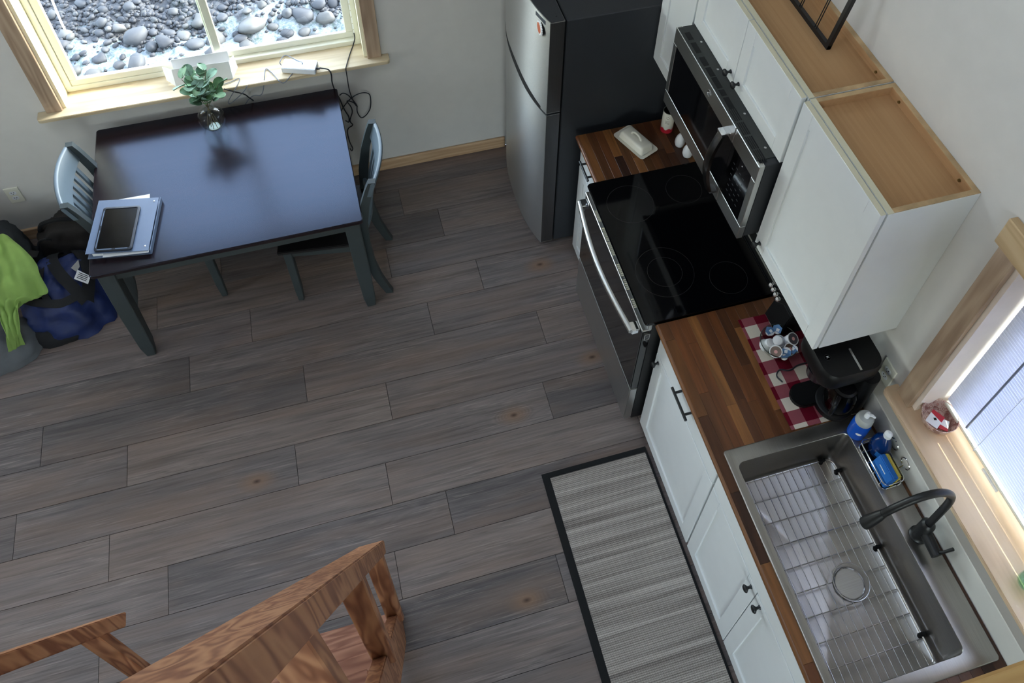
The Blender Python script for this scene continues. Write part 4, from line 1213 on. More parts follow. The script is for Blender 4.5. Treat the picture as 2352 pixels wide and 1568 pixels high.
tag(MB().tube(smooth_path([(-0.312, -2.262, 0.9205), (-0.322, -2.232, 0.9205), (-0.298, -2.212, 0.9205), (-0.262, -2.224, 0.9205), (-0.215, -2.212, 0.9205), (-0.14, -2.214, 0.9205)], 6), 0.003, 6).build('appliance_cable', 'cord', None, smooth=True), 'black cord looped beside the coffee maker on the runner', 'cord')

# ---- knife block
t = thing('knife_block', 'black knife block with riveted handles under the end wall cabinet', 'knife block', (-0.18, -2.01, GZ1))
a0 = [(-0.245, GZ1 + 0.0008), (-0.10, GZ1 + 0.0008), (-0.085, 1.10), (-0.125, 1.14), (-0.215, 1.05)]
MB().prism(a0, lambda u, v, w: (u, w, v), -2.075, -1.962).build('block', plain('black_block', rgb(6, 6, 7), 0.6, spec=0.15), t, bevel=0.004, seg=2)
dirk = Vector((-0.72, 0, 0.70)).normalized()
for i, (yy, hh) in enumerate(((-1.975, 0.00), (-1.998, 0.004), (-2.021, 0.008), (-2.044, 0.012))):
    p0 = Vector((-0.196, yy, 1.078))
    p1 = p0 + dirk * (0.112 + hh)
    hnd = MB().tube([p0, p0.lerp(p1, 0.3), p0.lerp(p1, 0.8), p1], [0.009, 0.0105, 0.010, 0.011], 10).build('knife_handle', 'black', t, smooth=True)
    MB().tube([p1 - dirk * 0.002, p1 + dirk * 0.006, p1 + dirk * 0.009], [0.0108, 0.0105, 0.006], 10).build('steel_butt', 'chrome', hnd, smooth=True)
p0 = Vector((-0.135, -2.055, 1.12)); p1 = p0 + dirk * 0.13
hnd = MB().tube([p0, p0.lerp(p1, 0.5), p1], [0.011, 0.012, 0.011], 10).build('knife_handle', plain('grey_handle', rgb(96, 98, 104), 0.35), t, smooth=True)

# ---- wall outlet behind the coffee maker
def outlet(label, loc, nrm, wall_axis):
    o = thing('wall_outlet', label, 'outlet', loc)
    L = Vector(loc)
    if wall_axis == 'y':
        f = lambda a, b_, d: L + Vector((a, -d, b_))
    else:
        f = lambda a, b_, d: L + Vector((-d, a, b_))
    def plate(hw, hh, d0, d1, ca=0.0, cb=0.0):
        return MB().hexa([f(ca - hw, cb - hh, d0), f(ca + hw, cb - hh, d0), f(ca + hw, cb + hh, d0), f(ca - hw, cb + hh, d0), f(ca - hw * 0.96, cb - hh * 0.97, d1), f(ca + hw * 0.96, cb - hh * 0.97, d1), f(ca + hw * 0.96, cb + hh * 0.97, d1), f(ca - hw * 0.96, cb + hh * 0.97, d1)])
    plate(0.0355, 0.0575, 0.0, 0.006).build('cover_plate', 'vinyl', o, bevel=0.0012)
    for s_ in (-1, 1):
        n = 20
        ring = []
        for j in range(n):
            a = 2 * math.pi * j / n
            ring.append((0.0165 * math.cos(a), max(-0.0125, min(0.0125, 0.0165 * math.sin(a)))))
        r = MB().loops([[f(a, b_ + s_ * 0.0195, 0.005) for a, b_ in ring], [f(a, b_ + s_ * 0.0195, 0.0075) for a, b_ in ring]]).build('receptacle', 'paper', o)
        m = MB()
        for a in (-0.006, 0.006):
            m.hexa([f(a - 0.0012, s_ * 0.0195 - 0.001, 0.0074), f(a + 0.0012, s_ * 0.0195 - 0.001, 0.0074), f(a + 0.0012, s_ * 0.0195 + 0.007, 0.0074), f(a - 0.0012, s_ * 0.0195 + 0.007, 0.0074), f(a - 0.0012, s_ * 0.0195 - 0.001, 0.0079), f(a + 0.0012, s_ * 0.0195 - 0.001, 0.0079), f(a + 0.0012, s_ * 0.0195 + 0.007, 0.0079), f(a - 0.0012, s_ * 0.0195 + 0.007, 0.0079)])
        m.hexa([f(-0.002, s_ * 0.0195 - 0.009, 0.0074), f(0.002, s_ * 0.0195 - 0.009, 0.0074), f(0.002, s_ * 0.0195 - 0.0055, 0.0074), f(-0.002, s_ * 0.0195 - 0.0055, 0.0074), f(-0.002, s_ * 0.0195 - 0.009, 0.0079), f(0.002, s_ * 0.0195 - 0.009, 0.0079), f(0.002, s_ * 0.0195 - 0.0055, 0.0079), f(-0.002, s_ * 0.0195 - 0.0055, 0.0079)])
        m.build('socket_slots', 'rubber', r)
    return o
outlet('white wall outlet on the window wall above the backpacks', (-3.466, 0.0, 0.356), None, 'y')
outlet('white wall outlet on kitchen wall behind the coffee maker', (0.0, -2.40, 1.095), None, 'x')

# ---- butter dish, salt canister, shakers
t = thing('butter_dish', 'white ceramic covered butter dish with loop handle on short worktop', 'butter dish', (-0.43, -0.952, CZ1))
mr = Matrix.Translation((-0.432, -0.950, CZ1)) @ Matrix.Rotation(R(-67), 4, 'Z')
def rl(hx, hy, r_, z):
    return [mr @ q for q in rrect(-hx, hx, -hy, hy, r_, z)]
MB().loops([rl(0.072, 0.036, 0.010, 0.0004), rl(0.100, 0.054, 0.016, 0.010), rl(0.102, 0.056, 0.016, 0.013), rl(0.096, 0.050, 0.014, 0.012), rl(0.084, 0.040, 0.012, 0.007)]).build('tray', 'ceramic', t, smooth=True, sharp=60)
lid = MB().loops([rl(0.082, 0.038, 0.012, 0.0075), rl(0.079, 0.036, 0.012, 0.035), rl(0.074, 0.031, 0.012, 0.046), rl(0.066, 0.024, 0.012, 0.049)]).build('lid', 'ceramic', t, smooth=True, sharp=70)
MB().tube([mr @ Vector(q) for q in smooth_path([(-0.030, 0, 0.046), (-0.026, 0, 0.058), (-0.008, 0, 0.068), (0.012, 0, 0.068), (0.028, 0, 0.058), (0.032, 0, 0.046)], 4)], 0.0055, 10).build('loop_handle', 'ceramic', lid, smooth=True)

t = thing('salt_canister', 'white cylindrical salt canister with a red base on short worktop', 'canister', (-0.255, -0.900, CZ1))
c = (-0.255, -0.900, 0)
o = MB().lathe([(0.029, CZ1 + 0.0004), (0.0295, CZ1 + 0.002), (0.0295, CZ1 + 0.13)], c, 28).build('tube', 'ceramic', t, smooth=True)
zz = []
m = MB()
rings = []
n = 28
for rr, top in ((0.0297, False), (0.0297, True)):
    rings.append([Vector((c[0] + rr * math.cos(2 * math.pi * j / n), c[1] + rr * math.sin(2 * math.pi * j / n), CZ1 + (0.001 if not top else 0.028 + 0.006 * math.sin(j * 1.3)))) for j in range(n)])
m.loops(rings, False, False).build('red_band', 'red', o, smooth=True)
MB().lathe([(0.0295, CZ1 + 0.130), (0.030, CZ1 + 0.133), (0.0275, CZ1 + 0.133), (0.027, CZ1 + 0.129), (0.001, CZ1 + 0.129)], c, 28).build('metal_lid', plain('tin_lid', (0.35, 0.34, 0.31, 1), 0.35, 0.8), o, smooth=True)
MB().add([Vector((c[0] + 0.012 * x, c[1] - 0.006 + 0.012 * y, CZ1 + 0.1296)) for x, y in ((-1, 0), (0, -1), (1, 0), (0, 1))], [(0, 1, 2, 3)]).build('black_mark', 'rubber', o)
def onside(a, h_):
    return Vector((c[0] + 0.0299 * math.cos(R(a)), c[1] + 0.0299 * math.sin(R(a)), CZ1 + h_))
MB().add([onside(222, 0.105), onside(240, 0.096), onside(258, 0.105), onside(240, 0.114)], [(0, 1, 2, 3)]).build('black_mark', 'rubber', o)
for h_ in (0.082, 0.074, 0.066):
    MB().loops([[onside(a, h_ + d_) for a in range(218, 266, 8)] for d_ in (0, 0.0022)], False, False, False).build('text_line', plain('grey_print', rgb(120, 112, 104), 0.5), o)
def shaker_pot(label, x, y):
    p = thing('salt_shaker', label, 'shaker', (x, y, CZ1))
    MB().lathe([(0.016, CZ1 + 0.0004), (0.020, CZ1 + 0.002), (0.0245, CZ1 + 0.018), (0.024, CZ1 + 0.036), (0.019, CZ1 + 0.056), (0.012, CZ1 + 0.070), (0.004, CZ1 + 0.076)], (x, y, 0), 24).build('pot', 'ceramic2', p, smooth=True)
    m = MB()
    for a in range(0, 360, 72):
        m.lathe([(0.0012, 0.0), (0.0008, 0.0006)], (x + 0.005 * math.cos(R(a)), y + 0.005 * math.sin(R(a)), CZ1 + 0.0752), 6)
    m.build('shaker_holes', 'rubber', p)
shaker_pot('white egg-shaped shaker next to the salt canister', -0.232, -1.010)
shaker_pot('white egg-shaped shaker next to the range cooktop', -0.222, -1.082)

# ---- floor mat
k = NT('woven_mat')
vv = k.coords((1, 1, 1), rand=False)
s3 = k.n('SeparateXYZ'); k.l(vv, s3.inputs[0])
rib = k.math('SINE', k.math('MULTIPLY', s3.outputs[1], 780.0))
tick = k.math('SINE', k.math('MULTIPLY', k.math('ADD', s3.outputs[0], k.math('MULTIPLY', s3.outputs[1], 0.3)), 900.0))
band = k.noise(k.coords((0.6, 26, 1), rand=False), 1.0, 4.0, 0.7)
fac = k.math('ADD', k.math('MULTIPLY', band, 0.9), k.math('ADD', k.math('MULTIPLY', rib, 0.09), k.math('MULTIPLY', k.math('MULTIPLY', tick, rib), 0.10)))
k.color(k.ramp(fac, [(0.22, rgb(96, 89, 85)), (0.40, rgb(146, 138, 131)), (0.56, rgb(186, 178, 170)), (0.72, rgb(220, 213, 204))]))
k.set(Roughness=0.95, Specular_IOR_Level=0.1)
k.bump(k.math('ADD', rib, k.math('MULTIPLY', tick, 0.5)), 0.5, 0.002)
t = thing('floor_mat', 'grey striped woven kitchen mat with black border by the sink', 'mat', (-0.92, -2.6, 0))
mx0, mx1, my0, my1, bw = -1.180, -0.672, -3.32, -2.020, 0.034
B(mx0 + bw, mx1 - bw * 0.3, my0 + bw, my1 - bw * 0.75, 0.0005, 0.0065).build('woven_field', k.m, t)
m = MB()
m.box(mx0, mx0 + bw, my0, my1, 0.0003, 0.0078).box(mx0 + bw, mx1, my1 - bw * 0.75, my1, 0.0003, 0.0078).box(mx0 + bw, mx1, my0, my0 + bw, 0.0003, 0.0078).box(mx1 - bw * 0.3, mx1, my0 + bw, my1 - bw * 0.75, 0.0003, 0.0078)
m.build('border', plain('black_binding', rgb(13, 13, 15), 0.9, bump=0.4, bscale=700), t)

# ================================================================== DINING CORNER
CAMM = cam.rotation_euler.to_matrix()
def at(px, py, axis, val):
    """photo pixel -> point on the plane axis = val (floor, sill, wall, table top ...)"""
    d = CAMM @ Vector(((px - 1232.1) / 2046.41, -(py - 360.5) / 2046.41, -1.0))
    i = 'xyz'.index(axis)
    s_ = (val - cam.location[i]) / d[i]
    return cam.location + d * s_

TZ = 0.759
t = thing('dining_table', 'dark espresso dining table with charcoal legs under the window', 'table', (-2.335, -0.5, 0))
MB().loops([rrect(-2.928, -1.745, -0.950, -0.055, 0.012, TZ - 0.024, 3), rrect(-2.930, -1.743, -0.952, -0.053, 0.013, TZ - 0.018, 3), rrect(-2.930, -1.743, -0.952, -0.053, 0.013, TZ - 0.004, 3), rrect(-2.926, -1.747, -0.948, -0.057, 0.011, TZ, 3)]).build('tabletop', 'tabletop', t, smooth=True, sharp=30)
m = MB()
ax0, ax1, ay0, ay1 = -2.895, -1.778, -0.917, -0.088
m.box(ax0, ax1, ay0, ay0 + 0.02, TZ - 0.10, TZ - 0.0245).box(ax0, ax1, ay1 - 0.02, ay1, TZ - 0.10, TZ - 0.0245).box(ax0, ax0 + 0.02, ay0 + 0.02, ay1 - 0.02, TZ - 0.10, TZ - 0.0245).box(ax1 - 0.02, ax1, ay0 + 0.02, ay1 - 0.02, TZ - 0.10, TZ - 0.0245)
m.build('apron', 'leg', t)
for cx, cy in ((ax0 + 0.02, ay0 + 0.02), (ax1 - 0.02, ay0 + 0.02), (ax0 + 0.02, ay1 - 0.02), (ax1 - 0.02, ay1 - 0.02)):
    sx = -1 if cx < -2.3 else 1
    sy = -1 if cy < -0.5 else 1
    def lr(h_, z, o):
        return [Vector((cx + o * sx + a * h_, cy + o * 0.4 * sy + b_ * h_, z)) for a, b_ in ((-1, -1), (1, -1), (1, 1), (-1, 1))]
    MB().loops([lr(0.021, 0.0, 0.012), lr(0.030, 0.09, 0.010), lr(0.035, 0.36, 0.006), lr(0.035, TZ - 0.0245, 0.0)]).build('leg', 'leg', t, bevel=0.003)

# ---- chairs (local: facing +x)
ch = thing('dining_chair', '', 'chair', (0, 0, 0), 'slat-back chairs at the dining table')
sv = []
for i in range(13):
    u = i / 12
    xx = -0.20 + 0.425 * u
    hw = 0.185 + 0.022 * u
    dip = 0.010 * math.sin(math.pi * u)
    sv.append([Vector((xx, -hw, 0.438)), Vector((xx, hw, 0.438)), Vector((xx, hw, 0.462)), Vector((xx, hw * 0.5, 0.462 - dip)), Vector((xx, 0, 0.462 - dip * 1.2)), Vector((xx, -hw * 0.5, 0.462 - dip)), Vector((xx, -hw, 0.462))])
MB().loops(sv).build('seat', 'seat', ch, bevel=0.004, seg=2)
MB().box(-0.19, 0.20, -0.178, -0.158, 0.385, 0.438).box(-0.19, 0.20, 0.158, 0.178, 0.385, 0.438).box(0.18, 0.20, -0.158, 0.158, 0.385, 0.438).box(-0.20, -0.18, -0.158, 0.158, 0.385, 0.438).build('seat_rail', 'leg', ch)
for s_ in (-1, 1):
    y = s_ * 0.172
    def sq(x_, z, h_):
        return [Vector((x_ + a * h_, y + b_ * h_, z)) for a, b_ in ((-1, -1), (1, -1), (1, 1), (-1, 1))]
    MB().loops([sq(0.188, 0.0, 0.014), sq(0.186, 0.10, 0.018), sq(0.184, 0.438, 0.021)]).build('leg', 'leg', ch, bevel=0.003)
    rl_ = []
    for z, xx, hx in ((0.0, -0.272, 0.018), (0.06, -0.252, 0.020), (0.15, -0.226, 0.022), (0.28, -0.203, 0.024), (0.44, -0.194, 0.026), (0.60, -0.203, 0.024), (0.76, -0.232, 0.021), (0.88, -0.266, 0.018), (0.925, -0.282, 0.016)):
        yy = s_ * (0.172 + 0.014 * max(0.0, z - 0.44) / 0.48)
        rl_.append([Vector((xx + a * hx, yy + b_ * 0.0145, z)) for a, b_ in ((-1, -1), (1, -1), (1, 1), (-1, 1))])
    MB().loops(rl_).build('back_leg', 'leg', ch, smooth=True, sharp=40)
def backx(z):
    return -0.194 - 0.092 * max(0.0, (z - 0.46) / 0.465) ** 1.5
def crest(z0, z1, th, hw, name, arch):
    rg = []
    n = 16
    for i in range(n + 1):
        u = -1 + 2 * i / n
        bw_ = 0.034 * (1 - u * u)
        zt = z1 + arch * (1 - u * u)
        y = hw * u
        rg.append([Vector((backx(z0) - bw_ - th / 2, y, z0)), Vector((backx(z0) - bw_ + th / 2, y, z0)), Vector((backx(zt) - bw_ + th / 2, y, zt - 0.006)), Vector((backx(zt) - bw_ + th * 0.2, y, zt)), Vector((backx(zt) - bw_ - th * 0.3, y, zt)), Vector((backx(zt) - bw_ - th / 2, y, zt - 0.006))])
    MB().loops(rg).build(name, 'chair', ch, smooth=True, sharp=50)
crest(0.835, 0.920, 0.020, 0.205, 'crest_rail', 0.016)
crest(0.500, 0.545, 0.018, 0.160, 'lower_rail', 0.0)
for i in range(6):
    u = -0.78 + 1.56 * i / 5
    y = 0.150 * u
    bw_ = 0.034 * (1 - (y / 0.205) ** 2)
    rg = []
    for z in (0.535, 0.62, 0.70, 0.78, 0.845):
        rg.append([Vector((backx(z) - bw_ + a * 0.0055, y + b_ * 0.0125, z)) for a, b_ in ((-1, -1), (1, -1), (1, 1), (-1, 1))])
    MB().loops(rg).build('slat', 'chair', ch, bevel=0.001)
ch2 = copy_tree(ch)
ch.location = (-2.705, -0.478, 0)
ch['label'] = 'grey slat-back dining chair tucked in beside the backpacks'
ch2.location = (-1.92, -0.640, 0)
ch2.rotation_euler = (0, 0, math.pi - 0.16)
ch2['label'] = 'grey slat-back dining chair tucked in on the refrigerator side'

# ---- binder, papers, tablet
def quad_slab(px, z0, z1, bev=0.0):
    P_ = [at(a, b_, 'z', z1) for a, b_ in px]
    m_ = MB().hexa([Vector((p.x, p.y, z0)) for p in P_] + [Vector((p.x, p.y, z1)) for p in P_])
    return m_
BZ = TZ + 0.0005
t = thing('ring_binder', 'slate blue ring binder lying on the dining table under the tablet', 'binder', (-2.77, -0.72, TZ))
ang = R(-9)
mb_ = Matrix.Translation((-2.772, -0.728, BZ)) @ Matrix.Rotation(ang, 4, 'Z')
bm_ = plain('slate_blue_vinyl', rgb(100, 116, 142), 0.38, vary=0.05, bump=0.15, bscale=240)
MB().box(-0.142, 0.130, -0.150, 0.150, 0.0, 0.0025, mb_).build('back_cover', bm_, t, bevel=0.0008)
MB().box(-0.142, 0.122, -0.150, 0.150, 0.030, 0.0328, mb_ @ Matrix.Rotation(R(2.2), 4, 'Y') @ Matrix.Translation((0, 0, 0.001))).build('front_cover', bm_, t, bevel=0.0008)
MB().box(0.129, 0.132, -0.150, 0.150, 0.001, 0.031, mb_).build('spine', bm_, t, bevel=0.0008)
MB().box(-0.120, 0.095, -0.138, 0.138, 0.0028, 0.021, mb_).build('pages', 'paper', t)
for yy in (-0.125, 0.128):
    MB().lathe([(0.0045, 0.0), (0.004, 0.0012), (0.001, 0.0018)], mb_ @ Vector((0.105, yy, 0.0300)), 12).build('rivet', 'chrome', t)
MB().tube([mb_ @ Vector((0.09 + 0.012 * math.cos(R(a)), -0.11, 0.013 + 0.009 * math.sin(R(a)))) for a in range(0, 360, 24)], 0.0015, 6, True).build('ring', 'chrome', t, smooth=True)
t = tag(MB().box(-0.105, 0.10, 0.08, 0.168, 0.0215, 0.0222, mb_ @ Matrix.Rotation(R(8), 4, 'Z')).build('paper_sheet', 'paper'), 'white paper sheet sticking out of the binder towards the window', 'paper')
t = tag(MB().box(-0.075, 0.118, -0.160, -0.13, 0.0222, 0.0229, mb_ @ Matrix.Rotation(R(2), 4, 'Z')).build('paper_sheet', 'paper'), 'paper sheet edge sticking out of the binder towards the room', 'paper')
t = thing('tablet', 'black tablet in a rugged case lying on the ring binder', 'tablet', (-2.79, -0.75, TZ + 0.035))
mt_ = Matrix.Translation((-2.800, -0.748, TZ + 0.0405)) @ Matrix.Rotation(R(-8.5), 4, 'Z') @ Matrix.Rotation(R(2.2), 4, 'Y')
def tl_(hx, hy, r_, z):
    return [mt_ @ q for q in rrect(-hx, hx, -hy, hy, r_, z)]
casem = plain('navy_black_case', rgb(30, 36, 48), 0.4)
MB().loops([tl_(0.076, 0.118, 0.010, -0.0045), tl_(0.080, 0.122, 0.012, -0.001), tl_(0.080, 0.122, 0.012, 0.0065), tl_(0.077, 0.119, 0.011, 0.0085), tl_(0.070, 0.112, 0.006, 0.0085), tl_(0.069, 0.111, 0.006, 0.0058)]).build('case', casem, t, smooth=True, sharp=50)
MB().loops([tl_(0.0688, 0.1108, 0.006, 0.0050), tl_(0.0688, 0.1108, 0.006, 0.0060)]).build('screen', plain('smudged_screen', rgb(8, 8, 10), 0.2, spec=0.15, vary=0.6), t)
m = MB()
for a, b_ in ((0.015, 0.10), (-0.105, -0.01)):
    m.box(-0.0745, -0.0700, a, b_, 0.0084, 0.0092, mt_)
m.box(-0.066, -0.005, -0.1175, -0.113, 0.0084, 0.0092, mt_).box(0.010, 0.060, -0.1175, -0.113, 0.0084, 0.0092, mt_)
m.build('corner_ridge', plain('pale_case_edge', rgb(96, 110, 132), 0.35), t)

# ---- vase with eucalyptus
vx, vy = -2.365, -0.178
t = thing('glass_vase', 'round clear glass bud vase on the dining table', 'vase', (vx, vy, TZ))
MB().lathe([(0.024, TZ + 0.0006), (0.034, TZ + 0.003), (0.058, TZ + 0.030), (0.066, TZ + 0.062), (0.060, TZ + 0.092), (0.042, TZ + 0.114), (0.024, TZ + 0.124), (0.021, TZ + 0.134), (0.026, TZ + 0.142), (0.024, TZ + 0.142), (0.0185, TZ + 0.134), (0.0215, TZ + 0.122), (0.040, TZ + 0.111), (0.0575, TZ + 0.091), (0.0635, TZ + 0.062), (0.055, TZ + 0.032), (0.032, TZ + 0.009), (0.002, TZ + 0.007)], (vx, vy, 0), 40).build('glass_wall', 'vase', t, smooth=True)
MB().lathe([(0.0235, TZ + 0.0008), (0.0275, TZ + 0.004), (0.0235, TZ + 0.0062), (0.002, TZ + 0.0064)], (vx, vy, 0), 28).build('thick_base', plain('pale_glass_base', rgb(196, 206, 204), 0.1, vary=0.1), t, smooth=True)
t = thing('eucalyptus_sprig', 'green eucalyptus sprigs with round leaves in the glass vase', 'plant', (vx, vy, TZ + 0.01))
k = NT('eucalyptus_leaf')
oi = k.n('ObjectInfo')
nz = k.noise(k.coords((1, 1, 1), rand=True), 60.0, 3.0)
cc = k.ramp(oi.outputs['Random'], [(0.0, rgb(88, 124, 84)), (0.35, rgb(106, 140, 112)), (0.7, rgb(124, 152, 140)), (1.0, rgb(92, 130, 94))])
k.color(k.mix(1.0, cc, k.ramp(nz, [(0.3, (0.8, 0.8, 0.8, 1)), (0.7, (1.12, 1.12, 1.1, 1))]), 'MULTIPLY'))
k.set(Roughness=0.6, Specular_IOR_Level=0.3)
k.b.inputs['Subsurface Weight'].default_value = 0.0
leafm = k.m
stemm = plain('brown_stem', rgb(92, 84, 62), 0.6)
random.seed(5)
stems = [((-0.055, 0.010), 0.33), ((-0.01, -0.012), 0.30), ((0.03, 0.018), 0.345), ((0.06, -0.006), 0.27), ((-0.03, 0.05), 0.29), ((0.005, 0.055), 0.31)]
for (ox, oy), hh in stems:
    pts = smooth_path([(vx - ox * 0.5, vy - oy * 0.5, TZ + 0.012), (vx - ox * 0.05, vy - oy * 0.05, TZ + 0.125), (vx + ox * 0.7, vy + oy * 0.7, TZ + 0.125 + (hh - 0.125) * 0.55), (vx + ox * 1.3, vy + oy * 1.3, TZ + hh)], 6)
    MB().tube(pts, 0.0016, 6).build('stem', stemm, t, smooth=True)
    nl = 8
    for i in range(nl):
        f_ = 0.50 + 0.5 * i / (nl - 1)
        p = pts[min(len(pts) - 1, int(f_ * (len(pts) - 1)))]
        a = random.uniform(0, 6.28)
        out = Vector((math.cos(a), math.sin(a), random.uniform(0.15, 0.8))).normalized()
        side = out.cross(Vector((0, 0, 1))).normalized()
        up = side.cross(out)
        tw = random.uniform(-0.6, 0.6)
        side, up = side * math.cos(tw) + up * math.sin(tw), up * math.cos(tw) - side * math.sin(tw)
        r_ = random.uniform(0.021, 0.031)
        stalk = 0.010
        def lf(u, v):
            ang_ = math.pi * (u - 0.5) * 0.999
            w_ = r_ * math.cos(ang_) * 1.02
            q = p + out * (stalk + r_ + r_ * 1.1 * math.sin(ang_)) + side * (w_ * (2 * v - 1)) + up * (0.006 * (2 * v - 1) ** 2 - 0.004 * math.sin(ang_) ** 2)
            return q
        lf_ = MB().shell(lf, 8, 4, 0.0007).build('leaf', leafm, t, smooth=True, sharp=80)
        MB().tube([p, p + out * (stalk + r_ * 0.9)], 0.0008, 5).build('leaf_stalk', stemm, lf_)
random.seed(21)

# ---- folded white carton behind the vase
t = thing('white_carton', 'open white cardboard carton standing on the window stool', 'carton', (-2.38, 0.05, 0.89))
SZ = 0.8905
th = 0.0012
def sheet(p, mat, name):
    a, b_, c_, d_ = [Vector(q) for q in p]
    n_ = (b_ - a).cross(d_ - a).normalized() * th
    return MB().hexa([a, b_, c_, d_, a + n_, b_ + n_, c_ + n_, d_ + n_]).build(name, mat, t)
sheet([(-2.510, 0.012, SZ), (-2.236, 0.002, SZ), (-2.236, 0.040, SZ + 0.085), (-2.510, 0.050, SZ + 0.085)], 'card', 'front_panel')
sheet([(-2.510, 0.014, SZ), (-2.236, 0.004, SZ), (-2.236, 0.094, SZ), (-2.510, 0.094, SZ)], 'card', 'bottom_panel')
sheet([(-2.510, 0.094, SZ), (-2.236, 0.094, SZ), (-2.236, 0.098, SZ + 0.105), (-2.510, 0.098, SZ + 0.105)], 'card', 'back_panel')
sheet([(-2.510, 0.014, SZ + 0.002), (-2.510, 0.050, SZ + 0.085), (-2.555, 0.085, SZ + 0.080), (-2.552, 0.060, SZ + 0.012)], 'paper', 'side_flap')
sheet([(-2.236, 0.004, SZ + 0.002), (-2.236, 0.040, SZ + 0.085), (-2.212, 0.080, SZ + 0.085), (-2.205, 0.060, SZ + 0.020)], 'paper', 'side_flap')
# ---- power adapter and cords
t = thing('power_adapter', 'white rectangular power adapter on the window stool', 'adapter', (-1.905, -0.012, 0.89))
ma = Matrix.Translation((-1.903, -0.012, 0.8905)) @ Matrix.Rotation(R(-19), 4, 'Z')
MB().box(-0.085, 0.085, -0.036, 0.036, 0.0, 0.036, ma).build('case', plain('white_adapter', rgb(236, 240, 246), 0.3, vary=0.02), t, bevel=0.003, seg=2)
MB().box(0.0845, 0.0862, -0.030, 0.030, 0.004, 0.032, ma).build('end_plate', plain('grey_end', rgb(120, 126, 138), 0.4), t)
MB().cyl(ma @ Vector((0.086, -0.005, 0.016)), ma @ Vector((0.102, -0.005, 0.016)), 0.0065, 0.005, 10).build('strain_relief', 'cord', t)
def px_path(spec):
    return [at(a, b_, ax, v_) for a, b_, ax, v_ in spec]
SZC = 0.8945
sillz = ('z', SZC)
W0 = ('y', -0.012)
def cord(label, spec, r, mat, k_=7, name='charger_cable'):
    return tag(MB().tube(smooth_path(px_path(spec), k_), r, 7).build(name, mat, None, smooth=True), label, 'cord')
cord('thin pale cord looping over the adapter and down behind the table', [(646, 150, 'z', 0.905), (643, 142, 'z', 0.925), (655, 127, 'z', 0.929), (681, 138, 'z', 0.929), (695, 146, 'z', 0.929), (676, 164, 'z', SZC), (664, 178, 'z', SZC), (653, 190, 'y', -0.068), (641, 186, 'z', SZC), (628, 171, 'z', SZC), (611, 158, 'z', SZC), (607, 180, 'z', SZC), (605, 205, 'y', -0.068), (599, 218, 'y', -0.06), (585, 219, 'y', -0.05), (573, 226, 'y', -0.035), (560, 245, 'y', -0.025)], 0.0022, 'cordlight')
cord('thick black cord from the adapter to behind the table', [(734, 156, 'z', 0.906), (754, 160, 'z', SZC + 0.004), (761, 172, 'y', -0.072), (763, 190, 'y', -0.069), (771, 212, 'y', -0.045), (779, 225, 'y', -0.03), (790, 250, 'y', -0.02), (801, 268, 'y', -0.02), (801, 280, 'y', -0.02), (794, 277, 'y', -0.02)], 0.0036, 'cord')
cord('thin grey cord snaking on the stool behind the eucalyptus', [(512, 194, 'z', SZC), (530, 188, 'z', SZC), (547, 180, 'z', SZC), (550, 184, 'z', SZC), (540, 205, 'y', -0.068), (525, 232, 'y', -0.05), (529, 238, 'y', -0.045), (545, 225, 'y', -0.055), (560, 210, 'y', -0.068), (568, 197, 'y', -0.068)], 0.0021, 'cordlight')
cord('short black cord drooping below the stool behind the eucalyptus', [(514, 204, 'y', -0.068), (535, 210, 'y', -0.068), (560, 216, 'y', -0.06), (572, 224, 'y', -0.05), (582, 231, 'y', -0.04)], 0.0034, 'cord')
cord('black cord hanging from the light strip down the window wall', [(813, 76, 'y', 0.100), (815, 88, 'y', 0.098), (811, 104, 'z', SZC), (803, 126, 'z', SZC), (796, 150, 'z', SZC), (794.5, 158, 'y', -0.067), (797, 175, 'y', -0.060), (802, 205, 'y', -0.02), (809, 226, 'y', -0.012), (816, 240, 'y', -0.012), (821, 245, 'y', -0.012)], 0.0028, 'cord')
cord('black cord looped in wide curls on the wall beside the table', [(820, 243, 'y', -0.018), (821, 258, 'y', -0.018), (830, 270, 'y', -0.018), (842, 263, 'y', -0.018), (851, 246, 'y', -0.018), (850, 220, 'y', -0.018), (840, 213, 'y', -0.018), (822, 216, 'y', -0.018), (804, 228, 'y', -0.018), (788, 247, 'y', -0.018), (781, 262, 'y', -0.018)], 0.0030, 'cord')
cord('tangle of black cord hanging at the table edge', [(780, 219, 'y', -0.022), (788, 214, 'y', -0.022), (800, 219, 'y', -0.022), (815, 235, 'y', -0.022), (820, 244, 'y', -0.022), (811, 235, 'y', -0.024), (797, 232, 'y', -0.024), (806, 245, 'y', -0.024), (809, 258, 'y', -0.024), (804, 277, 'y', -0.024), (810, 287, 'y', -0.024), (801, 294, 'y', -0.024), (798, 304, 'y', -0.024), (803, 325, 'y', -0.024), (810, 340, 'y', -0.024), (808, 346, 'y', -0.024), (804, 341, 'y', -0.024)], 0.0032, 'cord')
p0, p1 = at(801, 0, 'y', 0.103), at(813, 76, 'y', 0.103)
up_ = p1 + (p0 - p1) * 3.0
ls = thing('light_strip', 'white stick-on light strip running up the window frame', 'light strip', p1)
MB().box(p1.x - 0.004, p1.x + 0.004, 0.1035, 0.1058, p1.z, 2.1).build('strip_tape', 'led', ls)
for i in range(0, 26):
    B(p1.x - 0.0025, p1.x + 0.0025, 0.1025, 0.1036, p1.z + 0.02 + i * 0.042, p1.z + 0.025 + i * 0.042).build('diode', 'cream', ls)

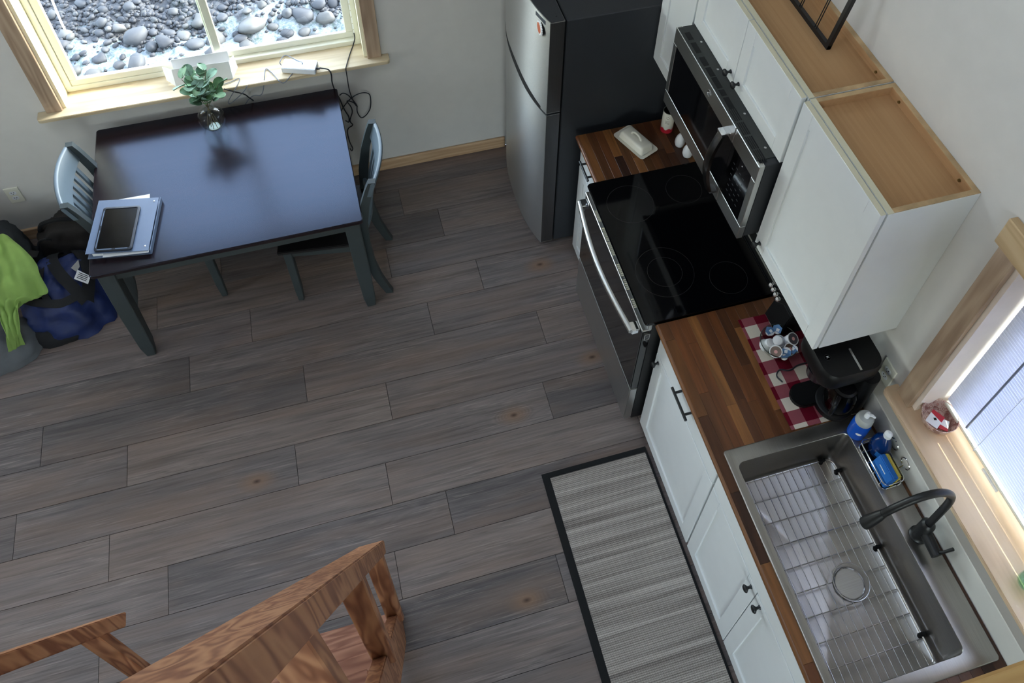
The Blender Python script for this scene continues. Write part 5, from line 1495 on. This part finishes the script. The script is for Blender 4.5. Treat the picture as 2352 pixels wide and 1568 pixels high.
# ================================================================== PACKS ON THE FLOOR
def blob(c, r, h, p=2.4, nz=0.02, nseed=0, nu=40, nv=18, fz=9.0):
    """soft lying bag: super-ellipsoid dome on the floor with creases"""
    def fn(u, v):
        a = 2 * math.pi * u
        e = math.pi / 2 * v
        ca, sa = math.cos(a), math.sin(a)
        cx = math.copysign(abs(ca) ** (2 / p), ca); cy = math.copysign(abs(sa) ** (2 / p), sa)
        rr = math.cos(e) ** (2 / p) if v < 1 else 0.0
        zz = math.sin(e) ** (2 / p)
        q = Vector((c[0] + r[0] * cx * rr, c[1] + r[1] * cy * rr, 0.002 + h * zz))
        d = noise.noise(Vector((q.x * fz + nseed, q.y * fz, q.z * fz))) * nz + noise.noise(Vector((q.x * fz * 3 + nseed, q.y * fz * 3, q.z * fz * 3))) * nz * 0.4
        nrm = Vector((cx * rr, cy * rr, zz + 0.001)).normalized()
        q += nrm * d
        q.z = max(q.z, 0.002)
        return q
    m = MB()
    rings = [[fn(i / nu, j / nv * 0.999) for i in range(nu)] for j in range(nv + 1)]
    low = [Vector((q.x + (c[0] - q.x) * 0.12, q.y + (c[1] - q.y) * 0.12, 0.002)) for q in rings[0]]
    return m.loops([low] + rings)
def dome_z(c, r, h, p, x, y):
    d = abs((x - c[0]) / r[0]) ** p + abs((y - c[1]) / r[1]) ** p
    return h * max(0.0, 1 - d) ** (1 / p)
navy = plain('blue_nylon', rgb(20, 38, 88), 0.55, vary=0.25, bump=0.3, bscale=500)
blkn = plain('black_webbing', rgb(14, 14, 17), 0.8, bump=0.4, bscale=600)
gryn = plain('dark_grey_nylon', rgb(52, 56, 60), 0.7, vary=0.25, bump=0.3, bscale=300)
BC, BR, BH, BP = (-3.265, -0.505), (0.225, 0.225), 0.27, 2.5
t = thing('backpack', 'blue backpack with black straps lying on the floor beside the chair', 'backpack', (BC[0], BC[1], 0))
blob(BC, BR, BH, BP, 0.030, 3.0, 56, 24, 13.0).build('pack_body', navy, t, smooth=True, sharp=80)
def strap(name, pts2, wd, mat=blkn, lift=0.012, c=BC, r=BR, h=BH, p=BP):
    P_ = smooth_path([Vector((x, y, 0)) for x, y in pts2], 6)
    top = []
    for i, q in enumerate(P_):
        tt = (P_[min(i + 1, len(P_) - 1)] - P_[max(i - 1, 0)]).normalized()
        s_ = Vector((-tt.y, tt.x, 0))
        row = []
        for f_ in (-1, -0.33, 0.33, 1):
            w_ = q + s_ * wd / 2 * f_
            row.append(Vector((w_.x, w_.y, max(0.006, dome_z(c, r, h, p, w_.x, w_.y) + lift))))
        top.append(row)
    n_ = len(top) - 1
    def fn(u, v):
        i = min(n_, int(round(v * n_))); j = min(3, int(round(u * 3)))
        return top[i][j]
    return MB().shell(fn, 3, n_, 0.006).build(name, mat, t, smooth=True)
strap('shoulder_strap', [(-3.30, -0.31), (-3.285, -0.42), (-3.24, -0.52), (-3.185, -0.60), (-3.14, -0.655)], 0.055)
strap('shoulder_strap', [(-3.20, -0.33), (-3.14, -0.44), (-3.12, -0.56), (-3.135, -0.65)], 0.045)
strap('compression_strap', [(-3.45, -0.56), (-3.36, -0.63), (-3.25, -0.66), (-3.17, -0.64)], 0.03)
strap('compression_strap', [(-3.33, -0.44), (-3.33, -0.56), (-3.29, -0.66)], 0.03)
blob((-3.325, -0.565), (0.185, 0.185), 0.125, 2.6, 0.02, 8.0).build('pack_base', plain('black_base_fabric', rgb(12, 12, 16), 0.8), t, smooth=True, sharp=80)
q0 = at(130, 735, 'z', 0.012); q1 = at(155, 772, 'z', 0.012)
dd_ = (q1 - q0).normalized(); ss_ = Vector((-dd_.y, dd_.x, 0)) * 0.016
MB().hexa([q0 - ss_ + Vector((0, 0, -0.008)), q0 + ss_ + Vector((0, 0, -0.008)), q1 + ss_ + Vector((0, 0, -0.010)), q1 - ss_ + Vector((0, 0, -0.010)), q0 - ss_, q0 + ss_, q1 + ss_ + Vector((0, 0, -0.004)), q1 - ss_ + Vector((0, 0, -0.004))]).build('strap_tail', blkn, t)
MB().tube(smooth_path([at(88, 575, 'z', 0.24), at(90, 556, 'z', 0.30), at(105, 549, 'z', 0.32), at(118, 552, 'z', 0.28)], 6), 0.007, 8).build('grab_handle', blkn, t, smooth=True)
tg = thing('luggage_tag', 'white printed luggage tag hanging from the blue backpack', 'tag', at(190, 625, 'z', 0.28))
def tagquad(pxs, z, name, mat):
    P_ = [at(a, b_, 'z', z) for a, b_ in pxs]
    return MB().hexa([q - Vector((0, 0, 0.0012)) for q in P_] + P_).build(name, mat, tg)
a_ = tagquad([(170, 640), (202, 652), (208, 634), (178, 619)], 0.285, 'tag_card', 'card')
tagquad([(163, 615), (176, 624), (183, 612), (180, 596)], 0.28, 'tag_back', plain('grey_card', rgb(150, 148, 144), 0.7))
for i in range(4):
    u0 = i * 3.6
    P_ = [at(x_, y_, 'z', 0.2858) for x_, y_ in ((176 + u0 * 0.45, 637.5 - u0 * 1.0), (198 + u0 * 0.45, 646 - u0 * 1.0), (198.6 + u0 * 0.45, 644.4 - u0 * 1.0), (176.6 + u0 * 0.45, 636 - u0 * 1.0))]
    MB().add(P_, [(0, 1, 2, 3)]).build('text_line', 'rubber', a_)
t = thing('dark_backpack', 'dark grey backpack slumped against the window wall', 'backpack', (-3.63, -0.26, 0))
blob((-3.63, -0.255), (0.21, 0.20), 0.39, 2.3, 0.05, 11.0, fz=12).build('pack_body', gryn, t, smooth=True, sharp=80)
strap('buckle_strap', [(-3.62, -0.38), (-3.54, -0.36), (-3.48, -0.33)], 0.05, blkn, 0.02, (-3.64, -0.27), (0.22, 0.20), 0.34, 2.3)
MB().box(-0.028, 0.028, -0.020, 0.020, 0, 0.012, Matrix.Translation(at(77, 585, 'z', 0.27)) @ Matrix.Rotation(R(-20), 4, 'Z')).build('buckle', 'blackp', t, bevel=0.003)
t = thing('duffel_bag', 'dark brown duffel bag behind the chair at the baseboard', 'bag', (-3.24, -0.14, 0))
blob((-3.235, -0.155), (0.19, 0.115), 0.285, 2.3, 0.035, 5.0, fz=13).build('bag_body', plain('brown_black_nylon', rgb(42, 37, 34), 0.75, vary=0.3, bump=0.3, bscale=400), t, smooth=True, sharp=80)
MB().tube(smooth_path([(-3.38, -0.16, 0.22), (-3.34, -0.19, 0.30), (-3.26, -0.20, 0.325), (-3.18, -0.19, 0.29)], 6), 0.012, 8).build('carry_handle', blkn, t, smooth=True)
t = thing('grey_bag', 'grey fabric bag on the floor under the lime shirt', 'bag', (-3.62, -0.72, 0))
blob((-3.60, -0.70), (0.20, 0.145), 0.17, 2.4, 0.025, 17.0).build('bag_body', plain('grey_fabric', rgb(92, 95, 98), 0.9, vary=0.15, bump=0.5, bscale=350), t, smooth=True, sharp=80)
# lime shirt draped over the heap
Ledge = [(-30, 545, 0.44), (-45, 590, 0.43), (-45, 640, 0.39), (-45, 690, 0.33), (-6, 722, 0.29), (6, 752, 0.26), (16, 785, 0.20), (20, 826, 0.03)]
Redge = [(20, 546, 0.42), (72, 592, 0.39), (92, 634, 0.36), (109, 676, 0.32), (58, 690, 0.30), (46, 722, 0.27), (50, 766, 0.20), (60, 800, 0.05)]
lp = smooth_path([at(a, b_, 'z', z_) for a, b_, z_ in Ledge], 9)
rp = smooth_path([at(a, b_, 'z', z_) for a, b_, z_ in Redge], 9)
n_ = len(lp) - 1
def shirt(u, v):
    i = min(n_, int(round(v * n_)))
    q = lp[i].lerp(rp[i], u)
    q.z += 0.016 * math.sin(u * 9 + v * 7) * (1 - v * 0.6) + 0.012 * math.sin(u * 23 - v * 5) * math.sin(3.0 * v) + 0.010 * math.sin(v * 31 + u * 6) + 0.014 * noise.noise(Vector((q.x * 16, q.y * 16, 1.0))) + 0.035 * math.sin(math.pi * u) * (1 - v)
    return q
tag(MB().shell(shirt, 36, n_, 0.004).build('shirt', plain('lime_jersey', rgb(128, 158, 80), 0.9, vary=0.08, bump=0.4, bscale=400), None, smooth=True, sharp=80), 'lime green shirt draped over the heap of bags', 'shirt')

# ================================================================== LOFT LADDER
t = thing('loft_ladder', 'steep fir wood loft ladder with handrails leading up from the room', 'ladder', (-2.33, -2.7, 0))
SL = 2.70
def line_y(y0, z0, z):
    return y0 - (z - z0) / SL
def inclined(x0, x1, y_at, z_at, zlo, zhi, thick, name, mat='fir', plumb=False):
    """board following the ladder slope; its front face passes (y_at, z_at); thick is measured along y"""
    m = MB()
    a = line_y(y_at, z_at, zlo); b_ = line_y(y_at, z_at, zhi)
    if plumb:
        m.hexa([Vector((x0, a, zlo)), Vector((x1, a, zlo)), Vector((x1, a - thick, zlo)), Vector((x0, a - thick, zlo)), Vector((x0, b_, zhi)), Vector((x1, b_, zhi)), Vector((x1, b_ - thick, zhi)), Vector((x0, b_ - thick, zhi))])
    return m.build(name, mat, t, bevel=0.003, seg=2)
inclined(-1.968, -1.880, -2.428, 0.900, 0.87, 3.50, 0.046, 'handrail', plumb=True)
inclined(-2.806, -2.718, -2.428, 0.900, 0.87, 3.50, 0.046, 'handrail', plumb=True)
inclined(-1.940, -1.900, -2.385, 0.0, 0.0, 2.72, 0.150, 'stringer', plumb=True)
inclined(-2.786, -2.746, -2.385, 0.0, 0.0, 2.72, 0.150, 'stringer', plumb=True)
for yc in (-2.51, -2.86, -3.20):
    zt = 0.900 + SL * (-2.428 - yc) - 0.02
    for xa, xb in ((-1.943, -1.884), (-2.802, -2.743)):
        zb_ = SL * (-2.385 - yc) - 0.10
        m = MB()
        za = lambda y: 0.900 + SL * (-2.428 - 0.046 - y)
        m.hexa([Vector((xa, yc + 0.019, zb_ - 0.05)), Vector((xb, yc + 0.019, zb_ - 0.05)), Vector((xb, yc - 0.019, zb_ + 0.05)), Vector((xa, yc - 0.019, zb_ + 0.05)),
                Vector((xa, yc + 0.019, za(yc + 0.019) + 0.01)), Vector((xb, yc + 0.019, za(yc + 0.019) + 0.01)), Vector((xb, yc - 0.019, za(yc - 0.019) + 0.01)), Vector((xa, yc - 0.019, za(yc - 0.019) + 0.01))])
        m.build('rail_post', 'fir', t, bevel=0.003)
zt = 0.30
while zt < 2.35:
    yf = -2.385 - zt / SL
    B(-2.746, -1.940, yf - 0.140, yf + 0.005, zt - 0.036, zt).build('tread', 'firx', t, bevel=0.004, seg=2)
    zt += 0.30

# ================================================================== OUTSIDE: frozen rocky bank
k = NT('frozen_gravel')
vv = k.coords((1, 1, 1), rand=False)
n1 = k.noise(vv, 2.6, 4.0, 0.6, 0.5)
n2 = k.noise(vv, 34.0, 4.0, 0.7)
vor = k.n('TexVoronoi'); vor.inputs['Scale'].default_value = 26.0; k.l(vv, vor.inputs['Vector'])
s3 = k.n('SeparateXYZ'); k.l(vv, s3.inputs[0])
ice = k.math('ADD', n1, k.math('MULTIPLY', k.math('SUBTRACT', 1.95, s3.outputs[1]), 0.75))
grav = k.mix(0.5, k.ramp(n2, [(0.3, rgb(22, 26, 33)), (0.7, rgb(66, 70, 78))]), k.ramp(vor.outputs['Color'], [(0.2, rgb(28, 32, 40)), (0.8, rgb(76, 79, 84))]))
icec = k.ramp(n2, [(0.35, rgb(66, 86, 84)), (0.55, rgb(112, 122, 132)), (0.75, rgb(150, 158, 168))])
k.color(k.mix(k.ramp(ice, [(0.46, (0, 0, 0, 1)), (0.54, (1, 1, 1, 1))]), grav, icec))
k.set(Roughness=0.6)
k.bump(n2, 0.6, 0.02)
def gz(x, y):
    return -0.30 + 0.10 * max(0.0, y - 1.4) + 0.06 * noise.noise(Vector((x * 2.3, y * 2.3, 0.0))) + 0.05 * noise.noise(Vector((x * 6, y * 6, 4.0))) + 0.02 * noise.noise(Vector((x * 15, y * 15, 4.0)))
g_ = MB().grid(lambda u, v: (-7 + 9 * u, 0.17 + 6.0 * v, gz(-7 + 9 * u, 0.17 + 6.0 * v)), 260, 180).build('ground', k.m, None, smooth=True)
g_['kind'] = 'structure'
struct(B(-7, 2, 0.17, 6.17, -1.2, -0.75).build('ground_base', plain('soil', rgb(90, 84, 78), 0.9)))
k = NT('river_stone')
oi = k.n('ObjectInfo')
vv = k.coords((1, 1, 1), rand=True)
n2 = k.noise(vv, 30.0, 5.0, 0.7)
cc = k.ramp(oi.outputs['Random'], [(0.0, rgb(26, 32, 42)), (0.3, rgb(58, 62, 69)), (0.55, rgb(38, 44, 53)), (0.8, rgb(82, 84, 86)), (1.0, rgb(50, 54, 58))])
k.color(k.mix(1.0, cc, k.ramp(n2, [(0.3, (0.7, 0.7, 0.72, 1)), (0.7, (1.2, 1.2, 1.18, 1))]), 'MULTIPLY'))
k.set(Roughness=0.7)
stonem = k.m
protos = []
for i in range(7):
    bm = bmesh.new()
    bmesh.ops.create_icosphere(bm, subdivisions=2, radius=1.0)
    for q in bm.verts:
        d = 1 + 0.38 * noise.noise(q.co * 0.9 + Vector((i * 7.1, 0, 0))) + 0.26 * noise.noise(q.co * 2.1 + Vector((i * 3.3, 5, 0)))
        q.co = q.co * d
    for f in bm.faces:
        f.smooth = True
    me = bpy.data.meshes.new('stone')
    bm.to_mesh(me); bm.free()
    me.materials.append(stonem)
    protos.append(me)
random.seed(3)
placed = []
def stones(n, x0, x1, y0, y1, r0, r1, label, grp, ice_gap=0.0, name='stone'):
    k_ = 0
    tries = 0
    while k_ < n and tries < n * 30:
        tries += 1
        x, y = random.uniform(x0, x1), random.uniform(y0, y1)
        r = r0 + (r1 - r0) * random.random() ** 2.2
        if any((x - a) ** 2 + (y - b_) ** 2 < (0.72 * (r + c_)) ** 2 for a, b_, c_ in placed):
            continue
        placed.append((x, y, r))
        o = bpy.data.objects.new(name, random.choice(protos))
        COL.objects.link(o)
        o.location = (x, y, gz(x, y) + r * 0.18)
        o.rotation_euler = (random.uniform(-0.3, 0.3), random.uniform(-0.3, 0.3), random.uniform(0, 6.28))
        o.scale = (r, r * random.uniform(0.65, 1.0), r * random.uniform(0.5, 0.75))
        tag(o, label, 'stone', grp)
        k_ += 1
stones(40, -3.9, -1.4, 1.46, 2.0, 0.045, 0.10, 'rounded grey boulder half set in white ice outside the dining window', 'boulders in the ice outside', name='boulder')
stones(258, -4.0, -1.3, 1.72, 2.6, 0.024, 0.056, 'small grey river stone on the bank outside the dining window', 'river stones outside')
# finer gravel that nobody could count
m = MB()
bm = bmesh.new()
bmesh.ops.create_icosphere(bm, subdivisions=1, radius=1.0)
base_v = [tuple(q.co) for q in bm.verts]
base_f = [tuple(q.index for q in f.verts) for f in bm.faces]
bm.free()
for _ in range(11000):
    x, y = random.uniform(-4.6, -0.8), random.uniform(1.45, 3.2)
    if y < 1.85 + 0.15 * math.sin(x * 5) and random.random() < 0.93:
        continue
    r = 0.008 + 0.022 * random.random() ** 1.8
    a = random.uniform(0, 6.28)
    ca, sa = math.cos(a), math.sin(a)
    z = gz(x, y) + r * 0.2
    k0 = len(m.v)
    m.v += [(x + r * (ca * p[0] - sa * p[1] * 0.8) * random.uniform(0.8, 1.2), y + r * (sa * p[0] + ca * p[1] * 0.8), z + r * p[2] * 0.7) for p in base_v]
    m.f += [tuple(i + k0 for i in f) for f in base_f]
o = m.build('gravel', stonem, None, smooth=True, sharp=180)
o['kind'] = 'stuff'
tag(o, 'fine grey gravel between the stones outside the dining window', 'gravel')
q0, q1 = at(116, 0, 'z', -0.05), at(141, 52, 'z', -0.17)
tag(MB().tube([q1 + Vector((0, 0, -0.08)), q1, q0 + Vector((0, 0.05, 0.1)), q0 + (q0 - q1) * 3 + Vector((0, 0.1, 0.5))], 0.008, 8).build('white_stake', 'paper', None, smooth=True), 'thin white stake leaning among the stones outside', 'stake')
